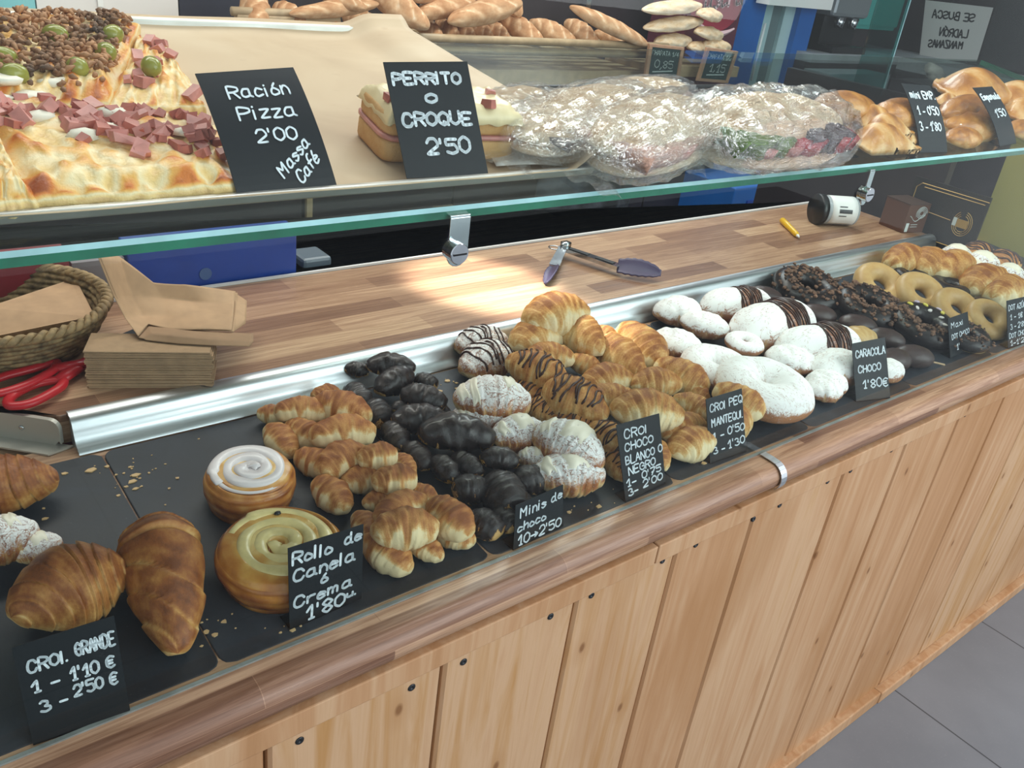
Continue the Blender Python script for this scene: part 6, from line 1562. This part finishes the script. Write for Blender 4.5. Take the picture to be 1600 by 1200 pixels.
price_card([(450, 857), (568, 819), (565, 935), (453, 985)], 12, [('Rollo', .05, .56, .77, .17), ('de', .74, .96, .81, .16), ('Canela', .06, .88, .56, .17), ('\u00f3', .42, .50, .42, .12), ('Crema', .06, .84, .24, .15), ('1' + P_ + '80', .22, .74, .03, .19), ('u.', .78, .92, .10, .09)], 'price card for cinnamon or custard rolls against the custard roll', wid=.0014, seed=2)
price_card([(806, 790), (880, 757), (880, 822), (802, 860)], 18, [('Minis', .10, .62, .66, .26), ('de', .74, .96, .70, .24), ('choco', .06, .62, .36, .22), ('10\u21922' + P_ + '50', .08, .94, .04, .26)], 'price card for chocolate minis in front of the chocolate heap', seed=3)
price_card([(963, 664), (1030, 646), (1040, 755), (978, 785)], 22, [('CROI', .14, .66, .79, .13), ('CHOCO', .12, .78, .63, .12), ('BLANCO O', .10, .98, .46, .13), ('NEGRO', .14, .78, .32, .12), ('1-', .06, .28, .18, .11), ('0' + P_ + '75', .44, .90, .20, .12), ('3-', .08, .30, .05, .11), ('2' + P_ + '00', .44, .92, .08, .12)], 'price card for black or white chocolate croissants', seed=4)
price_card([(1103, 624), (1159, 607), (1166, 705), (1110, 725)], 22, [('CROI PEQ', .08, .97, .78, .14), ('MANTEQUI.', .10, .97, .55, .14), ('1 -', .10, .40, .33, .14), ('0' + P_ + '50', .52, .98, .35, .14), ('3 -', .10, .40, .12, .13), ('1' + P_ + '30', .50, .96, .14, .14)], 'price card for small butter croissants next to the white ring bun', seed=5)
price_card([(1331, 537), (1383, 527), (1391, 622), (1338, 628)], 24, [('CARACOLA', .08, .95, .74, .14), ('CHOCO', .12, .78, .48, .14), ('1' + P_ + '80\u20ac', .22, .95, .20, .17)], 'price card for chocolate caracolas between sugar buns and chocolate ovals', wid=.0013, seed=6)
price_card([(1481, 498), (1512, 487), (1518, 545), (1485, 560)], 24, [('Maxi', .12, .7, .72, .16), ('DOT CHOCO', .12, .96, .44, .14), ('1' + P_ + '80\u20ac', .30, .90, .14, .17)], 'price card for maxi chocolate rings leaning by the candy-topped ring', seed=7)
price_card([(1573, 470), (1608, 462), (1610, 534), (1575, 545)], 22, [('DOT AZ\u00daCAR', .06, 1.0, .78, .13), ('1 - 1\u20ac', .12, .66, .58, .13), ('3 - 2' + P_ + '85\u20ac', .12, .9, .38, .13), ('DOT CHOCO', .06, .95, .20, .12), ('1-1' + P_ + '20', .10, .85, .04, .12)], 'price card for sugar rings cut by the picture edge', seed=8)
o, M = price_card([(305, 115), (458, 105), (527, 292), (372, 308)], 38, [('Raci\u00f3n', .22, .84, .76, .13), ('Pizza', .24, .82, .58, .13), ('2' + P_ + '00', .34, .74, .39, .12)], 'price card for pizza portions standing before the ham pizza', surf=shelf, wid=.0009, bow=.004, foot=.0, lift=.011, seed=9)
b = MB(); M2 = Map(M(.48, .09, 0), M(.86, .34, 0), M(.80, .44, 0), M(.42, .19, 0), 0, .0009); M2.n = M.n
M3 = Map(M(.64, .03, 0), M(.91, .21, 0), M(.85, .32, 0), M(.58, .14, 0), 0, .0009); M3.n = M.n
write(b, 'Massa', .02, .98, .12, .8, M2, .0008, 3); write(b, 'Caf\u00e9', .04, .96, .12, .8, M3, .0008, 4); b.v = [tuple(Vector(p) - o.location) for p in b.v]; b.build('lettering', INK, o)
price_card([(599, 97), (730, 96), (763, 272), (636, 279)], 30, [('PERRITO', .06, .86, .80, .115), ('O', .40, .52, .64, .09), ('CROQUE', .08, .90, .44, .13), ('2' + P_ + '50', .30, .82, .185, .16)], 'price card for hot-dog or croque standing before the ham toasts', surf=shelf, wid=.0015, foot=0, lift=.011, seed=10)
price_card([(1408, 130), (1453, 134), (1480, 238), (1437, 239)], 24, [('mini EMP.', .10, .96, .78, .13), ('1 - 0' + P_ + '50', .16, .9, .54, .15), ('3 - 1' + P_ + '80', .10, .84, .31, .15)], 'price card for mini empanadas curving back on the glass shelf', surf=shelf, bow=.006, seed=11)
price_card([(1520, 137), (1550, 135), (1588, 224), (1562, 229)], 24, [('Empanada', .06, .98, .78, .12), ('1' + P_ + '50', .30, .84, .48, .15)], 'price card for full-size empanadas curving back on the glass shelf', surf=shelf, bow=.006, seed=12)

# ------------------------------------------------------------------ framed chalkboards on the bread rack
def chalkboard(px, Y, lines, label, wid=.002, seed=0):
    q = [on_y(*p, Y) for p in px]; TL, TR, BR, BL = q; M = Map(BL, BR, TR, TL, 0, .0); 
    if M.n.y > 0: M.n = -M.n
    o = empty('chalk_price_board', (BL + BR) / 2, label, 'price board', 'wood framed chalk price boards'); L = o.location
    b = MB(); t = .085
    for (u0, v0, u1, v1) in ((0, 0, 1, t), (0, 1 - t, 1, 1), (0, t, t, 1 - t), (1 - t, t, 1, 1 - t)):
        c = [M(u0, v0, .006), M(u1, v0, .006), M(u1, v1, .006), M(u0, v1, .006)]; d = [M(u0, v0, -.006), M(u1, v0, -.006), M(u1, v1, -.006), M(u0, v1, -.006)]; b.hexa([p - L for p in d], [p - L for p in c])
    b.build('frame', FRAMEW, o, bevel=.001)
    b = MB(); c = [M(u, v, .001) - L for u, v in ((t, t), (1 - t, t), (1 - t, 1 - t), (t, 1 - t))]; d = [M(u, v, -.004) - L for u, v in ((t, t), (1 - t, t), (1 - t, 1 - t), (t, 1 - t))]; b.hexa(d, c); b.build('chalk_surface', GREENB, o)
    if lines:
        b = MB(); M.off = .0018
        for k, ln in enumerate(lines):
            if ln[0] == '_': p, q_ = M(ln[1], ln[3]), M(ln[2], ln[3] + .05); s_ = (q_ - p).normalized().cross(M.n) * wid; b.add([p - s_, q_ - s_, q_ + s_, p + s_], [(0, 1, 2, 3)])
            else: write(b, *ln[:5], M, wid * (1 if k else .7), seed + k)
        b.v = [tuple(Vector(p) - L) for p in b.v]; b.build('lettering', CHALK, o)
YB = 1.79
chalkboard([(1014, 68), (1068, 74), (1060, 124), (1006, 122)], YB, [('CHAPATA 1/4', .12, .88, .70, .13), ('0,85', .24, .76, .32, .22), ('_', .2, .78, .2)], 'framed chalk price board for quarter ciabattas on the rack', seed=1)
chalkboard([(1104, 74), (1152, 80), (1136, 130), (1088, 126)], YB, [('CHAPATA 1/2', .12, .88, .70, .13), ('1,15', .28, .78, .32, .22), ('_', .24, .80, .2)], 'framed chalk price board for half ciabattas beside the blue doorway', seed=2)
chalkboard([(532, 42), (628, 52), (626, 98), (534, 92)], YB, [], 'framed chalk price board mostly hidden behind the parchment', seed=3)
# fridge lettering
M = Map(FRIDGE.location + FRC + Vector((-.10, -.012, -.03)), FRIDGE.location + FRC + Vector((.16, -.012, .01)), FRIDGE.location + FRC + Vector((.16, -.012, .13)), FRIDGE.location + FRC + Vector((-.10, -.012, .09)), 0, .0)
if M.n.y > 0: M.n = -M.n
b = MB(); write(b, 'asera', .05, .95, .25, .8, M, .006, 2)
pts = [FRIDGE.location + FRC + Vector((-.14 + .27 * t, -.012, -.035 - .05 * math.sin(t * 2.6))) for t in [k / 16 for k in range(17)]]
b.tube(pts, [.004 + .01 * math.sin(math.pi * k / 16) for k in range(17)], 6)
b.v = [tuple(Vector(p) - FRIDGE.location) for p in b.v]; b.build('script_lettering', plain('pale_script_paint', '#c9a9ae', .5), FRIDGE)
# paper notice read from behind (mirror writing) in front of the oven
XN = XP - .02
c = [on_x(*p, XN) for p in [(1436, 92), (1526, 96), (1552, 12), (1446, 0)]]
o = empty('paper_notice', (c[0] + c[1]) / 2, 'paper notice with mirror-reversed black lettering in front of the oven', 'notice'); L = o.location
b = MB(); dv = Vector((.001, 0, 0)); b.hexa([p - L + dv for p in c], [p - L for p in c]); b.build('sheet', plain('grey_white_paper', '#a9aaa8', .7), o)
M = Map(c[1], c[0], c[3], c[2], 0, .0); M.n = Vector((-1, 0, 0))
b = MB(); off = Vector((-.001, 0, 0))
class Off:
    def __init__(s, m): s.m = m; s.n, s.e, s.f = m.n, m.e, m.f
    def __call__(s, u, v): return s.m(u, v, 0) + off
write(b, 'SE BUSCA', .22, .86, .72, .13, Off(M), .004, 1); write(b, 'LADR\u00d3N', .26, .70, .42, .13, Off(M), .004, 2); write(b, 'MANZANAS', .30, .86, .22, .12, Off(M), .004, 3)
b.v = [tuple(Vector(p) - L) for p in b.v]; b.build('lettering', BLACK, o)

for p in PROTOS:
    if not p.get('_used') and 'category' not in p:
        for ch in list(p.children): bpy.data.objects.remove(ch)
        bpy.data.objects.remove(p)
for o in bpy.data.objects:
    if '_used' in o: del o['_used']
